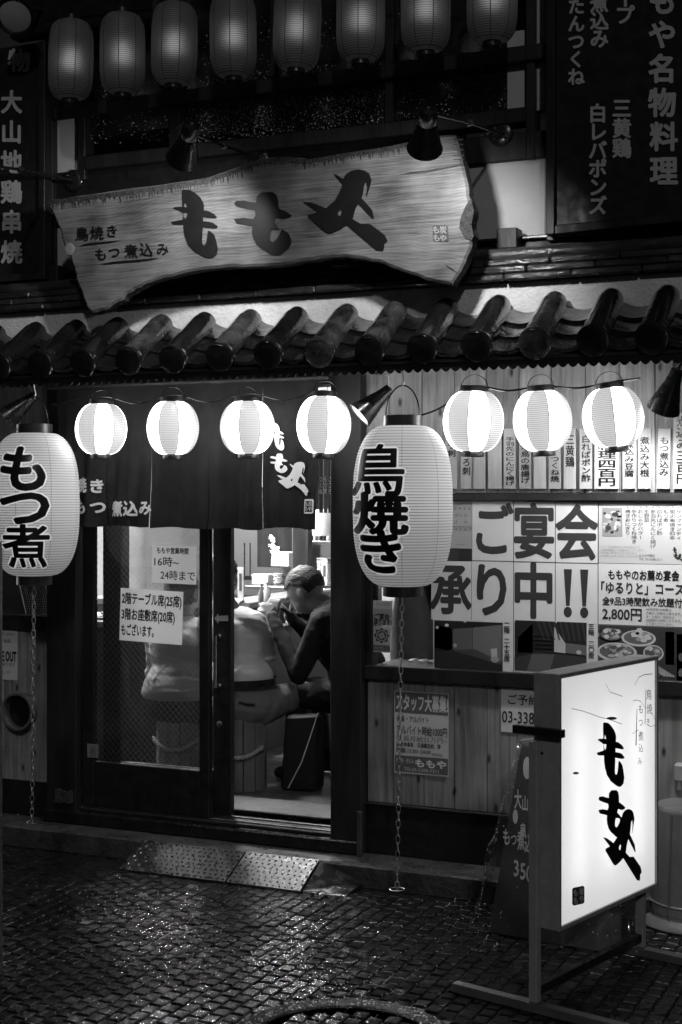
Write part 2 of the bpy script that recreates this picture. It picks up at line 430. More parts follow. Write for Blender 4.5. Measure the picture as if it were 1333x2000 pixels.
# the shop's brush lettering, three signs traced from the wooden board (pixels of the photograph)
def tr(o, k, pts): return [(o[0]+x/k, o[1]+y/k) for x, y in pts]
MO1 = (tr((330,360),11.108,[(285,120),(400,115),(500,140),(600,205),(690,290),(750,390),(765,460),(755,560),(850,575),(960,630),(1040,700),(1040,725),(990,740),(860,725),(745,710),(740,800),(880,815),(960,835),(1050,900),(1065,925),(1045,950),(960,960),(850,945),(735,930),(720,1200),(722,1290),(765,1325),(800,1290),(820,1230),(850,1000),(920,1030),(990,1100),(1030,1220),(1065,1400),(1030,1530),(950,1590),(870,1605),(760,1575),(560,1470),(420,1330),(350,1160),(320,1030),(315,880),(220,880),(90,875),(50,815),(300,765),(300,620),(240,590),(85,520),(120,495),(290,485),(280,300)]),
       [tr((330,360),11.108,[(355,400),(395,495),(330,490)]), tr((330,360),11.108,[(315,615),(400,620),(390,700),(360,755),(320,690)])])
MO2 = (tr((450,360),8.887,[(460,210),(540,140),(740,135),(810,190),(835,280),(840,420),(960,470),(1075,540),(1030,585),(930,600),(800,575),(770,660),(865,795),(715,785),(690,880),(688,970),(740,1010),(790,970),(850,890),(900,775),(1015,850),(1065,980),(1060,1040),(1010,1120),(880,1225),(730,1230),(520,1105),(450,1040),(390,920),(375,820),(385,725),(270,705),(110,680),(60,600),(230,580),(400,600),(440,540),(430,455),(300,430),(110,385),(65,340),(100,290),(230,280),(320,300),(450,320)]), [])
YA = (tr((590,320),7.405,[(465,150),(490,150),(600,220),(650,140),(730,95),(820,80),(910,95),(975,140),(1010,240),(985,330),(940,475),(930,470),(950,350),(935,265),(905,300),(885,420),(865,495),(1020,670),(1045,790),(1020,790),(815,575),(770,670),(735,800),(860,870),(980,865),(1200,1030),(1240,1120),(1190,1160),(1190,1230),(1170,1260),(1085,1255),(655,890),(560,950),(440,1005),(390,1010),(330,980),(95,770),(100,735),(230,695),(15,545),(140,560),(350,640),(480,530),(550,410),(590,300),(520,220)]),
      [tr((590,320),7.405,[(560,660),(585,690),(565,755),(525,750),(520,710)])])
def logo(ink, g, x0, x1, y0, y1, col):
    """a brush sign fitted into a box (y0 is its top)"""
    pts, holes = g
    ax, bx = min(p[0] for p in pts), max(p[0] for p in pts); ay, by = min(p[1] for p in pts), max(p[1] for p in pts)
    f = lambda p: (x0+(p[0]-ax)/(bx-ax)*(x1-x0), y0+(p[1]-ay)/(by-ay)*(y1-y0))
    ink.poly([f(p) for p in pts], col, [[f(p) for p in h] for h in holes])

# ================================================================ the setting
# ground: one dark wet bed with paving setts on it
mk('street', MB().box(-40, 40, -40, 12, -0.3, -0.012), 'wet_black', kind='structure', bevel=0)
STEP_Y, STEP_Z, FLOOR_Z = -0.20, 0.088, 0.15
mat('sett', 0.008, 0.022, 0.04, 0.24, 12, bump=0.35, bscale=80, spec=0.4)
pave = mk('pavement', MB().box(-6, 6, -7.2, STEP_Y, -0.011, -0.006), 'wet_black', kind='structure', bevel=0)
SX, SY, GAPJ = 0.054, 0.066, 0.007
setts = []
def inframe(x, y, z=0.0):
    d = Vector((x, y, z))-EYE; t = d.x*-ST + d.y*CT
    if t < 0.5: return None
    return 666.5+FPX*(d.x*CT+d.y*ST)/t, HOR-FPX*d.z/t, t
HOLE_C = G(668, 2028); HOLE_R = 0.30
for i in range(-90, 90):
    off = (i % 2)*SY*0.5
    for j in range(0, 90):
        x, y = (i+.5)*SX, STEP_Y-0.01-(j+.5)*SY-off
        q = inframe(x, y)
        if q is None or not (-60 < q[0] < 1390) or q[1] > 2090: continue
        if (x-HOLE_C.x)**2+(y-HOLE_C.y)**2 < (HOLE_R+0.035)**2: continue
        setts.append((q[2], x, y))
setts.sort()
def sett_mesh(seed):
    rr = random.Random(seed); w, l = SX/2-GAPJ/2, SY/2-GAPJ/2; j = lambda: rr.uniform(-.0012, .0012)
    b = 0.0045
    vs = [(sx*w+j(), sy*l+j(), -0.006) for sx, sy in ((-1,-1),(1,-1),(1,1),(-1,1))]
    vs += [(sx*w+j(), sy*l+j(), 0.0-b*.7) for sx, sy in ((-1,-1),(1,-1),(1,1),(-1,1))]
    vs += [(sx*(w-b)+j(), sy*(l-b)+j(), 0.0005+j()) for sx, sy in ((-1,-1),(1,-1),(1,1),(-1,1))]
    fs = [(k, (k+1) % 4, 4+(k+1) % 4, 4+k) for k in range(4)]+[(4+k, 4+(k+1) % 4, 8+(k+1) % 4, 8+k) for k in range(4)]+[(8,9,10,11)]
    return vs, fs
variants = [sett_mesh(k) for k in range(8)]
proto = []
for k, (vs, fs) in enumerate(variants):
    me = bpy.data.meshes.new('paving_sett'); me.from_pydata(vs, [], fs); me.materials.append(MATS['sett']); proto.append(me)
near = [s for s in setts if -20 < inframe(s[1], s[2])[0] < 1350 and inframe(s[1], s[2])[1] < 2012][:300]
nearset = set((s[1], s[2]) for s in near)
pinv = INV[pave.name]
for t, x, y in near:
    o = bpy.data.objects.new('paving_sett', random.choice(proto)); C.objects.link(o); o.parent = pave
    o.location = pinv @ Vector((x+random.uniform(-.0012, .0012), y+random.uniform(-.0012, .0012), random.uniform(-.0012, .0012)))
    o.rotation_euler = (random.uniform(-.026, .026), random.uniform(-.026, .026), random.uniform(-.03, .03))
mb = MB()
for t, x, y in setts:
    if (x, y) in nearset: continue
    vs, fs = random.choice(variants); a, b, c = random.uniform(-.026, .026), random.uniform(-.026, .026), random.uniform(-.0016, .0016)
    mb.add([(x+v[0], y+v[1], v[2]+c+a*v[0]+b*v[1]) for v in vs], fs)
mk('paving_setts', mb, 'sett', pave, kind='stuff', recalc=False)

# manhole cover in the bottom edge of the picture
mh = empty('manhole_cover', (HOLE_C.x, HOLE_C.y, 0), 'round paved manhole cover with a wet raised metal rim', 'manhole')
mat('wet_metal', 0.08, 0.14, 0.08, 0.3, 40, bump=1.0, bscale=170, metal=0.6)
mk('rim', MB().lathe([(HOLE_R+.03, -.004), (HOLE_R+.03, .004), (HOLE_R+.022, .007), (HOLE_R+.005, .006), (HOLE_R-.03, .002), (HOLE_R-.034, -.004)], (HOLE_C.x, HOLE_C.y, 0), 96), 'wet_metal', mh, smooth=True)
mb = MB()
mk('inlay_bed', MB().lathe([(HOLE_R-.036, -.006), (HOLE_R-.036, -.004)], (HOLE_C.x, HOLE_C.y, 0), 64), 'wet_black', mh)
for i in range(-10, 10):
    for j in range(-9, 9):
        x, y = (i+.5)*SX, (j+.5)*SY+(i % 2)*SY*.5
        if x*x+y*y < (HOLE_R-.08)**2:
            o = bpy.data.objects.new('inlay_sett', random.choice(proto)); C.objects.link(o); o.parent = mh; o.location = (x, y, .001); o.rotation_euler.z = 0

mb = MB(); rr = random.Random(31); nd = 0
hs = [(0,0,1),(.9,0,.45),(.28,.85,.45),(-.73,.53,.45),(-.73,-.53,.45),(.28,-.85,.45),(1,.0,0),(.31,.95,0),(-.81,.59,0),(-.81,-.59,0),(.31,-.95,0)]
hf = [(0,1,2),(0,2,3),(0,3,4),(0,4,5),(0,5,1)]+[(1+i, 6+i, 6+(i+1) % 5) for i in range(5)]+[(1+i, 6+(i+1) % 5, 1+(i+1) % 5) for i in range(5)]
while nd < 600:                                   # near-white drops added along the joints as painted wet sparkle
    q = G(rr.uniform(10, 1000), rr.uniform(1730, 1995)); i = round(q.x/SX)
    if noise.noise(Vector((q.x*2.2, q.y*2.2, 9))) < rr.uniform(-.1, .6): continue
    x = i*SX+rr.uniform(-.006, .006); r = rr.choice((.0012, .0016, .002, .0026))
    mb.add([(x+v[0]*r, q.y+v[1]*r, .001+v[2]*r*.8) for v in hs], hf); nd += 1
mk('raindrop_glints', mb, 'glint_droplet', pave, smooth='all', kind='stuff')
mb = MB()  # whitened drops scattered on the rim imitate its wet glints
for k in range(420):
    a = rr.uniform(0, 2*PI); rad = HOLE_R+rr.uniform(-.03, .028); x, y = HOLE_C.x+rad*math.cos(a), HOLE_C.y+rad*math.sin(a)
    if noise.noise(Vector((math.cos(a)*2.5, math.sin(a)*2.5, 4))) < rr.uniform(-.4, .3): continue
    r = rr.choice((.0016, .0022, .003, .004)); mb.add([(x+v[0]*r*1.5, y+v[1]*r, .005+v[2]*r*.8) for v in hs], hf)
mk('raindrop_glints', mb, 'glint_droplet', mh, smooth='all', kind='stuff')

# the step in front of the shop, with two checker plate ramps
step = mk('doorstep', MB().box(-6, 6, STEP_Y, 0.05, -0.01, STEP_Z), 'concrete', kind='structure', bevel=0.008)
mk('threshold_slab', MB().box(X(100), X(715), -0.07, 0.35, STEP_Z+.001, FLOOR_Z-0.004), 'wet_black', step, bevel=0.006)
def ramp_plate(xa, xb, label):
    x0, x1 = X(xa, -.3), X(xb, -.3); yt, yb = STEP_Y-.004, -0.385
    r = empty('ramp_plate', ((x0+x1)/2, -.3, 0), label, 'ramp', 'checker plate ramps at the doorstep')
    zt = STEP_Z-.002
    mb = MB(); mb.add([(x0,yb,.002),(x1,yb,.002),(x1,yt,zt),(x0,yt,zt),(x0,yb,.008),(x1,yb,.008),(x1,yt,zt+.006),(x0,yt,zt+.006)], [(0,3,2,1),(4,5,6,7),(0,1,5,4),(1,2,6,5),(2,3,7,6),(3,0,4,7)])
    mk('plate', mb, 'wet_metal_plate', r, bevel=.001)
    mb = MB(); n = int((x1-x0)/.026)
    for i in range(n):
        for j in range(8):
            f = (j+.5)/8; x = x0+(i+.5+(j % 2)*.25)*(x1-x0)/n; y = yb+(yt-yb)*f; z = .008+(zt+.006-.008)*f
            a = 1 if (i+j) % 2 else -1
            L = .009; w = .0032; h = .004
            dx, dy = L*.7*a, L*.7; sl = (zt-.002)/(yt-yb)
            c = [(x-dx, y-dy), (x+w*a, y-w), (x+dx, y+dy), (x-w*a, y+w)]
            mb.add([(p[0], p[1], z+(p[1]-y)*sl) for p in c]+[(x, y, z+h)], [(0,1,4),(1,2,4),(2,3,4),(3,0,4)])
    mk('tread_pattern', mb, 'tread', r, kind='stuff')
    return r
mat('wet_metal_plate', 0.012, 0.03, 0.25, 0.45, 30, bump=0.1, bscale=40, metal=0.2)
mat('tread', 0.06, 0.1, 0.12, 0.25, 30, metal=0.9)
ramp_plate(255, 458, 'dark wet checker plate ramp in front of the closed glass door')
ramp_plate(461, 604, 'glinting wet checker plate ramp in front of the open doorway')
# rubber wedge beside it
x0, x1 = X(607, -.3), X(690, -.3)
mb = MB(); mb.add([(x0,-.385,.0),(x1,-.37,.0),(x1,STEP_Y-.004,.0),(x0,STEP_Y-.004,.0),(x0,-.38,.008),(x0,STEP_Y-.004,STEP_Z),(x1,STEP_Y-.004,.02),(x1,-.36,.006)],
    [(0,1,2,3),(4,7,6,5),(0,1,7,4),(1,2,6,7),(2,3,5,6),(3,0,4,5)])
mk('rubber_wedge', mb, 'wet_black', None, bevel=.004, label='black rubber wedge at the right end of the ramps', cat='wedge')

# the shop's room behind the front
mk('shop_floor', MB().box(-4.5, 3.0, 0.351, 3.6, FLOOR_Z-.05, FLOOR_Z), 'interior_floor', kind='structure', bevel=0)
mk('back_wall', MB().box(-4.5, 3.0, 3.6, 3.7, 0, 2.5), 'interior_wall', kind='structure', bevel=0)
mk('side_wall', MB().box(-4.6, -4.5, .1, 3.7, 0, 2.5), 'interior_wall', kind='structure', bevel=0)
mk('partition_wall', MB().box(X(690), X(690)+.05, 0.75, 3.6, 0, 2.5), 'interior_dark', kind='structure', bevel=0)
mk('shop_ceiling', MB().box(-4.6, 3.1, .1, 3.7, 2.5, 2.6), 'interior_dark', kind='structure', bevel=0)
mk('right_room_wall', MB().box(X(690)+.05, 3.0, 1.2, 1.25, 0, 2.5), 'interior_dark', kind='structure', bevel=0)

# ---------------------------------------------------------------- the front: plank walls
zs = lambda px, py, Y=0.0: Z(px, py, Y)
def planks(root, edges, zt, zb, Y=0.0, t=0.02):
    for a, b in zip(edges[:-1], edges[1:]):
        x0, x1 = X(a, Y)+.0012, X(b, Y)-.0012
        boxo('plank', x0, x1, Y+random.uniform(-.0015, .0015), Y+t, zb, zt, 'plank', root, bevel=.0025)
zt = 2.30
zbar = zs(1100, 963)
pw = empty('plank_wall', (X(1050), 0, zbar), 'pale vertical plank wall above the window behind the hanging menu plaques', 'wall')
planks(pw, [690, 760, 825, 888, 950, 1014, 1077, 1144, 1210, 1280, 1350, 1420], zt, zbar)
boxo('backing', X(690), X(1420), .021, .06, zbar, zt, 'dark_wood', pw)
zsill = zs(880, 1334); zpl = zs(860, 1578)
pl = empty('plank_wall', (X(1000), 0, zpl), 'worn knotty plank wall below the window with staff poster', 'wall')
planks(pl, [718, 768, 828, 888, 951, 1010, 1075, 1140, 1210, 1280, 1350, 1420], zsill-.002, zpl)
boxo('backing', X(718), X(1420), .021, .06, zpl, zsill-.002, 'dark_wood', pl)
boxo('plinth', X(716), X(1420), -.004, .06, STEP_Z+.001, zpl-.014, 'dark_paint', pl)
boxo('plinth_cap', X(716), X(1420), -.014, .06, zpl-.0135, zpl-.001, 'dark_wood', pl)
zl0 = zs(50, 1228); zl1 = zs(50, 1525)
ll = empty('plank_wall', (X(40), 0, zl1), 'narrow plank wall with round vent left of the door post', 'wall')
planks(ll, [-60, 8, 70, 106], zl0, zl1)
boxo('backing', X(-60), X(106), .021, .06, zl1, zl0, 'dark_wood', ll)
boxo('plinth', X(-60), X(106), -.004, .06, STEP_Z+.001, zl1-.001, 'dark_paint', ll)
lu = empty('plank_wall', (X(40), 0, zs(50, 850)), 'pale plank wall behind the left clip lamp beside the curtain', 'wall')
planks(lu, [-60, 20, 62, 112], zt, zs(50, 905))
boxo('backing', X(-60), X(112), .021, .06, zs(50, 905), zt, 'dark_wood', lu)

# vent pipe through the left planks
c = P(47, 1387, 0)
v = empty('vent_pipe', (c.x, c.y, c.z), 'short round metal vent pipe sticking out of the left planks', 'vent')
mk('pipe', MB().lathe([(.082, 0), (.082, .05), (.088, .052), (.088, .058), (.078, .058), (.076, -.01)], (c.x, -.001, c.z), 40, (0, -1, 0), close=False), 'grey_plastic', v, smooth=True)
mk('dark_duct', MB().lathe([(.076, 0), (.076, .004)], (c.x, -.004, c.z), 40, (0, -1, 0)), 'ink', v)

# ---------------------------------------------------------------- door frame and sliding doors
ztop = 2.32
fr = empty('door_frame', (X(400), 0, FLOOR_Z), 'black wooden door frame with posts and lintel under the tiled eave', 'door frame')
boxo('post', X(106), X(163), -.06, .12, STEP_Z+.001, ztop, 'dark_wood', fr)
boxo('post', X(657), X(716), -.06, .12, STEP_Z+.001, ztop, 'dark_wood', fr)
boxo('lintel', X(163)+.001, X(657)-.001, -.04, .12, zs(400, 760), ztop, 'dark_wood', fr)
boxo('threshold', X(163)+.001, X(657)-.001, -.03, .11, FLOOR_Z-.003, FLOOR_Z+.012, 'dark_wood', fr)
boxo('rail', X(163)+.002, X(657)-.002, -.012, -.004, FLOOR_Z+.0125, FLOOR_Z+.019, 'steel', fr, bevel=.001)
boxo('rail', X(163)+.002, X(657)-.002, .062, .070, FLOOR_Z+.0125, FLOOR_Z+.019, 'steel', fr, bevel=.001)
boxo('corner_guard', X(712)-.004, X(720), -.075, -.061, STEP_Z+.001, zs(716, 1578), 'concrete', fr)
def sliding_door(xa, xb, ga, gb, Y, label, zbot, glass_bottom):
    zb, zt_ = FLOOR_Z+.022, zs(400, 762)
    d = empty('sliding_door', (X((xa+xb)/2, Y), Y, zb), label, 'door', 'sliding doors of the shop entrance')
    x0, x1, a, b = X(xa, Y), X(xb, Y), X(ga, Y), X(gb, Y); zg = Z((xa+xb)/2, glass_bottom, Y)
    boxo('stile', x0, a, Y-.017, Y+.017, zb, zt_, 'dark_paint', d)
    boxo('stile', b, x1, Y-.017, Y+.017, zb, zt_, 'dark_paint', d)
    boxo('bottom_rail', a+.0005, b-.0005, Y-.016, Y+.016, zb, zg, 'dark_paint', d)
    boxo('top_rail', a+.0005, b-.0005, Y-.016, Y+.016, zt_-.08, zt_, 'dark_paint', d)
    boxo('pane', a+.001, b-.001, Y-.002, Y+.002, zg+.001, zt_-.081, 'wired_glass', d, bevel=0)
    mb = MB(); w, h = b-a, zt_-.08-zg; n = int((w+h)/.03)
    for k in range(n):                                                  # the wire net in the glass
        s_ = k*.03
        p, q = (a+min(s_, w), zg+max(0, s_-w)), (a+max(0, s_-h), zg+min(s_, h))
        mb.bar((p[0], Y-.0035, p[1]), (q[0], Y-.0035, q[1]), .0006, .0006)
        p, q = (b-min(s_, w), zg+max(0, s_-w)), (b-max(0, s_-h), zg+min(s_, h))
        mb.bar((p[0], Y-.0035, p[1]), (q[0], Y-.0035, q[1]), .0006, .0006)
    mk('wire_net', mb, 'wire', d, kind='stuff', recalc=False)
    return d
mat('wire', 0.22, 0.22, 0.4, metal=0.5)
d1 = sliding_door(165, 412, 187, 393, -.008, 'closed sliding door with wired glass and two paper notices', 0, 1495)
d2 = sliding_door(205, 455, 240, 420, .066, 'pushed back sliding door with chrome handle and arrow sticker on its stile', 0, 1495)
# handle and arrow on the stile of the rear door
hx = X(433, .066); hy = .066-.017
mb = MB(); za, zb_ = Z(433, 1243, .04), Z(433, 1340, .04)
mb.tube([(hx, hy, za), (hx, hy-.035, za)], .008, 12); mb.tube([(hx, hy, zb_), (hx, hy-.035, zb_)], .008, 12)
mb.tube([(hx, hy-.035, za+.006), (hx, hy-.035, zb_-.006)], .0065, 12)
for zz in (za, zb_): mb.lathe([(.013, 0), (.013, .006), (.008, .012)], (hx, hy-.0003, zz), 16, (0, -1, 0))
mk('handle', mb, 'chrome', d2, smooth=True)
mk('lock', MB().lathe([(.014, 0), (.014, .004), (.010, .006)], (hx, hy-.0003, Z(433, 1415, .04)), 20, (0, -1, 0)), 'galvanised', d2, smooth=True)
ik = Ink(); ik.poly([(419,1208),(427,1198),(427,1203),(446,1202),(446,1213),(427,1213),(427,1218)], .5)
ik.build('arrow_sticker', lambda x, y, l: P(x, y, hy-.001-l), d2)

# ---------------------------------------------------------------- right window with its frame
def pxr(xl, xr, yt, yb, Y):
    """world rectangle from pixel sides (y measured at the middle)"""
    m_ = (xl+xr)/2; return X(xl, Y), X(xr, Y), Z(m_, yb, Y), Z(m_, yt, Y)
wn = empty('window', (X(1000), 0, zsill), 'wide street window covered with banquet notices beside the doorway', 'window')
zt_w, zb_w = zs(1000, 978), zs(880, 1306)
boxo('top_bar', X(716)+.002, X(1420), -.02, .06, zt_w, zbar-.001, 'dark_wood', wn)
boxo('sill', X(716)+.002, X(1420), -.03, .06, zsill, zb_w, 'dark_wood', wn)
boxo('jamb', X(716)+.001, X(729), -.012, .06, zb_w+.001, zt_w-.001, 'dark_wood', wn)
boxo('pane', X(729)+.001, X(1005), .006, .010, zb_w+.001, zt_w-.001, 'glass', wn, bevel=0)
boxo('pane', X(1005)+.001, X(1420), .016, .020, zb_w+.001, zt_w-.001, 'glass', wn, bevel=0)
boxo('meeting_stile', X(1000), X(1012), .0105, .0155, zb_w+.001, zt_w-.001, 'dark_wood', wn, bevel=.001)
# left window behind the big lantern
wl = empty('window', (X(40), 0, zs(50, 1228)), 'small left window with dark sill behind the left lantern', 'window')
boxo('sill', X(-60), X(106)-.001, -.03, .06, zs(50, 1228)+.0005, zs(50, 1201), 'dark_wood', wl)
boxo('top_bar', X(-60), X(106)-.001, -.02, .06, zs(50, 905)-.03, zs(50, 905)-.001, 'dark_wood', wl)
boxo('pane', X(-60), X(100), .006, .010, zs(50, 1200)+.001, zs(50, 905)-.031, 'wired_glass', wl, bevel=0)
boxo('jamb', X(100)+.0005, X(106)-.001, -.012, .06, zs(50, 1200)+.001, zs(50, 905)-.031, 'dark_wood', wl)
bk = empty('wire_basket', (X(62, .12), .12, zs(60, 1200, .12)), 'leaning wire basket behind the small left window', 'basket')
mb = MB()
for k in range(14):
    f = k/13
    a, b = P(38+60*f*.8, 1135, .14), P(52+60*f*.8, 1199, .11)
    mb.bar(a, b, .0022)
    a, b = P(38+14*f, 1138+60*f, .13), P(88+12*f, 1138+60*f, .13); mb.bar(a, b, .0022)
mk('mesh', mb, 'galvanised', bk)
mk('rim', MB().tube([P(37, 1134, .14), P(87, 1134, .14), P(101, 1200, .11), P(52, 1200, .11), P(37, 1134, .14)], .004, 6), 'galvanised', bk)
boxo('blind_board', X(-80, .3), X(140, .3), .3, .32, .8, 2.2, 'interior_dark', None, label='dim dark board behind the small left window', cat='board')

# ---------------------------------------------------------------- tiled eave over the entrance
EX0, EX1 = -2.35, 1.75
YE, YB = -0.47, -0.19
ZE = 1.6+ (HOR-690)*( -YE*-1 + 0)/1 if False else P(622, 688, YE).z
ZB = ZE+0.185
roof = empty('tiled_eave', (0, YB, ZE-.08), 'small wet tiled eave with round barrel tiles above the entrance', 'eave')
slope = Vector((0, YE-YB, ZE-ZB)).normalized()
sp = 0.2185; x_first = P(622, 690, YE).x
ks = range(-10, 11)
R_T = 0.056
def barrel(seed):
    rr = random.Random(seed); mb = MB(); L = (Vector((0, YE, ZE))-Vector((0, YB, ZB))).length
    q = []
    seg = 14
    rows = [(0.0, R_T*.80), (0.02, R_T*.86), (.045, R_T*.87), (.047, R_T*.93), (L*.6, R_T*.93), (L*.605, R_T*.985), (L, R_T*.97)]
    vs = []
    for s_, r in rows:
        for k in range(seg+1):
            a = PI*(-.06+1.12*k/seg)
            vs.append((r*math.cos(a), s_, r*math.sin(a)+rr.uniform(-.0006, .0006)))
    fs = [(i*(seg+1)+k, i*(seg+1)+k+1, (i+1)*(seg+1)+k+1, (i+1)*(seg+1)+k) for i in range(len(rows)-1) for k in range(seg)]
    return vs, fs, L
up = Vector((0, -slope.z, slope.y)); up = up if up.z > 0 else -up
def along(c, v):   # local (x, s along slope, height)
    return Vector((c+v[0], 0, 0)) + Vector((0, YB, ZB)) + slope*v[1] + up*v[2]
for n_, k in enumerate(ks):
    xc = x_first+k*sp
    vs, fs, L = barrel(k)
    jit = random.uniform(-.006, .006)
    mb = MB().add([along(xc+jit, v) for v in vs], fs)
    bt = mk('barrel_tile', mb, 'tile_old' if k in (-4, -2, 0, 1, 4) else 'tile', roof, smooth=True)
    pc = along(xc+jit, (0, L+.002, 0.0))
    nrm = Vector((0, -.96, -.28))
    mk('end_disc', MB().lathe([(R_T*1.0, -.03), (R_T*1.1, -.006), (R_T*1.12, .002), (R_T*1.06, .009), (R_T*.95, .011), (R_T*.6, .014), (.001, .015)], pc, 28, nrm, close=False), 'tile_old' if k in (0, 4) else 'tile', bt, smooth=True)
    # pan tiles between: two rows, curved downwards
    for row in range(3):
        s0, s1 = row*L*.33-.01, (row+1)*L*.33+.012
        vs = []; seg = 8
        for (s_, dz) in ((s0, -.004), (s1, .010), (s1, -.006)):
            for m_ in range(seg+1):
                f = -1+2*m_/seg
                vs.append(along(xc+sp/2+jit, (f*(sp/2-R_T*.5), s_, -.035+.028*f*f+dz)))
        fs = [(i*(seg+1)+m_, i*(seg+1)+m_+1, (i+1)*(seg+1)+m_+1, (i+1)*(seg+1)+m_) for i in range(2) for m_ in range(seg)]
        mk('pan_tile', MB().add(vs, fs), 'tile', roof, smooth=True)
    # scalloped front edge
    vs = []; seg = 10
# scalloped hanging edge below the pans
mb = MB(); w = .038; x = EX0
while x < EX1:
    pts = [(x+w*.5*(1-math.cos(PI*i/6)) if 0 else x+w*i/6, ZE-.078-.014*math.sin(PI*i/6)) for i in range(7)]
    poly = [(x, ZE-.045), (x+w, ZE-.045)]+[(p[0], p[1]) for p in pts[::-1]]
    mb.prism(poly, YE+.03, YE+.036); x += w
mk('scalloped_edge', mb, 'tile', roof)
boxo('eave_board', EX0, EX1, YE+.045, YE+.065, ZE-.075, ZE-.035, 'dark_wood', roof)
mb = MB(); mb.add([(EX0, YE+.02, ZE-.055), (EX1, YE+.02, ZE-.055), (EX1, .02, ZB+.02-.10), (EX0, .02, ZB+.02-.10), (EX0, YE+.02, ZE-.045), (EX1, YE+.02, ZE-.045), (EX1, .02, ZB+.03-.10), (EX0, .02, ZB+.03-.10)], [(0,3,2,1),(4,5,6,7),(0,1,5,4),(1,2,6,5),(2,3,7,6),(3,0,4,7)])
mk('soffit', mb, 'dark_wood', roof)
boxo('plaster_strip', EX0, EX1, YB+.015, .02, ZB-.05, ZB+.088, 'plaster_strip', roof, bevel=.004)
for row, (dy, z0, z1) in enumerate(((-.030, .090, .118), (-.018, .1195, .148), (-.006, .1495, .178))):
    x = EX0-.1+row*.09
    while x < EX1:
        l_ = .27
        boxo('ridge_tile', x+.001, x+l_-.002, YB+dy+random.uniform(-.004, .004), .0, ZB+z0, ZB+z1-random.uniform(0, .003), 'ridge', roof, bevel=.006)
        x += l_
# round capping along the ridge
mb = MB(); mb.tube([(EX0, YB+.03, ZB+.195), (EX1, YB+.03, ZB+.195)], .03, 14)
mk('ridge_cap', mb, 'ridge', roof, smooth=True)
# cables and pipe along the ridge
def cable(name, pts, r, label, cat='cable', m='cable', group=None):
    sm = []
    for i in range(len(pts)-1):
        p0, p1, p2, p3 = [Vector(pts[max(0, min(len(pts)-1, i+k))]) for k in (-1, 0, 1, 2)]
        for q in range(6):
            t = q/6; sm.append(.5*((2*p1)+(p2-p0)*t+(2*p0-5*p1+4*p2-p3)*t*t+(3*p1-p0-3*p2+p3)*t**3))
    sm.append(Vector(pts[-1]))
    return mk(name, MB().tube(sm, r, 8), m, None, smooth=True, label=label, cat=cat, group=group)
cable('cable', [P(-20, 598, -.14), P(250, 582, -.14), P(420, 560, -.13), P(480, 545, -.13), P(700, 540, -.13), P(950, 528, -.13), P(1150, 500, -.13), P(1250, 490, -.13), P(1345, 497, -.13)], .012, 'thick black cable sagging along the top of the tiled eave')
cable('cable', [P(-20, 612, -.11), P(300, 597, -.11), P(700, 566, -.11), P(1000, 545, -.11), P(1345, 520, -.11)], .010, 'lower black cable lying straight along the eave ridge')
cable('conduit_pipe', [P(-20, 585, -.07), P(400, 556, -.07), P(900, 522, -.07), P(1345, 480, -.07)], .016, 'straight dark conduit pipe above the eave under the signboard', 'pipe', 'black_metal')

# ---------------------------------------------------------------- upper storey
uw = empty('upper_facade', (0, 0, ZB+.15), 'dark timber upper storey with plaster panels and a band of windows', 'facade')
UZ1 = 4.3
boxo('wall_backing', -2.6, 2.2, .06, .1, ZB+.0, P(600, 300, 0).z, 'dark_wood', uw)
def ubox(name, xl, xr, yt, yb, m, Y=0.0, d=.05, bev=.004, xm=None):
    mm = (xl+xr)/2 if xm is None else xm
    return boxo(name, X(xl, Y), X(xr, Y), Y, Y+d, Z(mm, yb, Y), Z(mm, yt, Y), m, uw, bevel=bev)
ubox('plaster_panel', 905, 1066, 316, 468, 'plaster', .01, .04)
ubox('plaster_panel', 92, 185, 395, 550, 'plaster', .01, .04)
ubox('plaster_panel', 104, 150, 222, 346, 'plaster', .01, .04)
ubox('plaster_panel', 990, 1026, 60, 236, 'plaster', .01, .04)
ubox('plaster_panel', 1046, 1066, -60, 216, 'plaster', .01, .04)
ubox('post', 86, 103, -80, 545, 'dark_wood', -.03, .09)
ubox('post', 151, 166, -80, 352, 'dark_wood', -.02, .08)
ubox('post', 1027, 1045, -80, 310, 'dark_wood', -.02, .08)
ubox('post', 1067, 1086, -80, 470, 'dark_wood', -.05, .1)
ubox('post', 330, 352, -80, 290, 'dark_wood', -.01, .06)
ubox('post', 751, 768, -80, 250, 'dark_wood', -.01, .06)
ubox('post', 526, 536, -80, 150, 'dark_wood', .0, .05)
ubox('rail', 60, 1066, 148, 177, 'dark_wood', -.035, .02)
ubox('rail', 166, 1027, 256, 284, 'dark_wood', -.04, .1, xm=600)
ubox('beam', 104, 905, 284.5, 400, 'dark_paint', .0, .05, xm=600)
ubox('beam', 905, 1066, 262, 315, 'dark_wood', -.012, .06)
ubox('beam', -40, 1400, 470, 525, 'dark_wood', -.02, .07, xm=990)
ubox('ledge', -40, 1400, 463, 470, 'black_metal', -.05, .12, xm=990)
ubox('wall_sheet', 186, 904, 400.5, 520, 'dark_paint', .012, .04, xm=600)
for a, b, c_ in ((78, 112, 560), (340, 385, 545), (640, 690, 520), (970, 1010, 487)):
    ubox('bracket_block', a, b, c_-42, c_-2, 'dark_wood', -.10, .078)
for a, b in ((167, 329), (353, 525), (537, 750), (769, 988)):
    pn = ubox('pane', a, b, -80, 259, 'upper_glass', .025, .004, 0)
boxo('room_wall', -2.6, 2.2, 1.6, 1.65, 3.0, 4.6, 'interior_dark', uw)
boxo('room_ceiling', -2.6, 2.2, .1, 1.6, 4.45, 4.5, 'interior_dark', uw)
boxo('room_floor', -2.6, 2.2, .1, 1.6, 3.02, 3.06, 'interior_dark', uw)
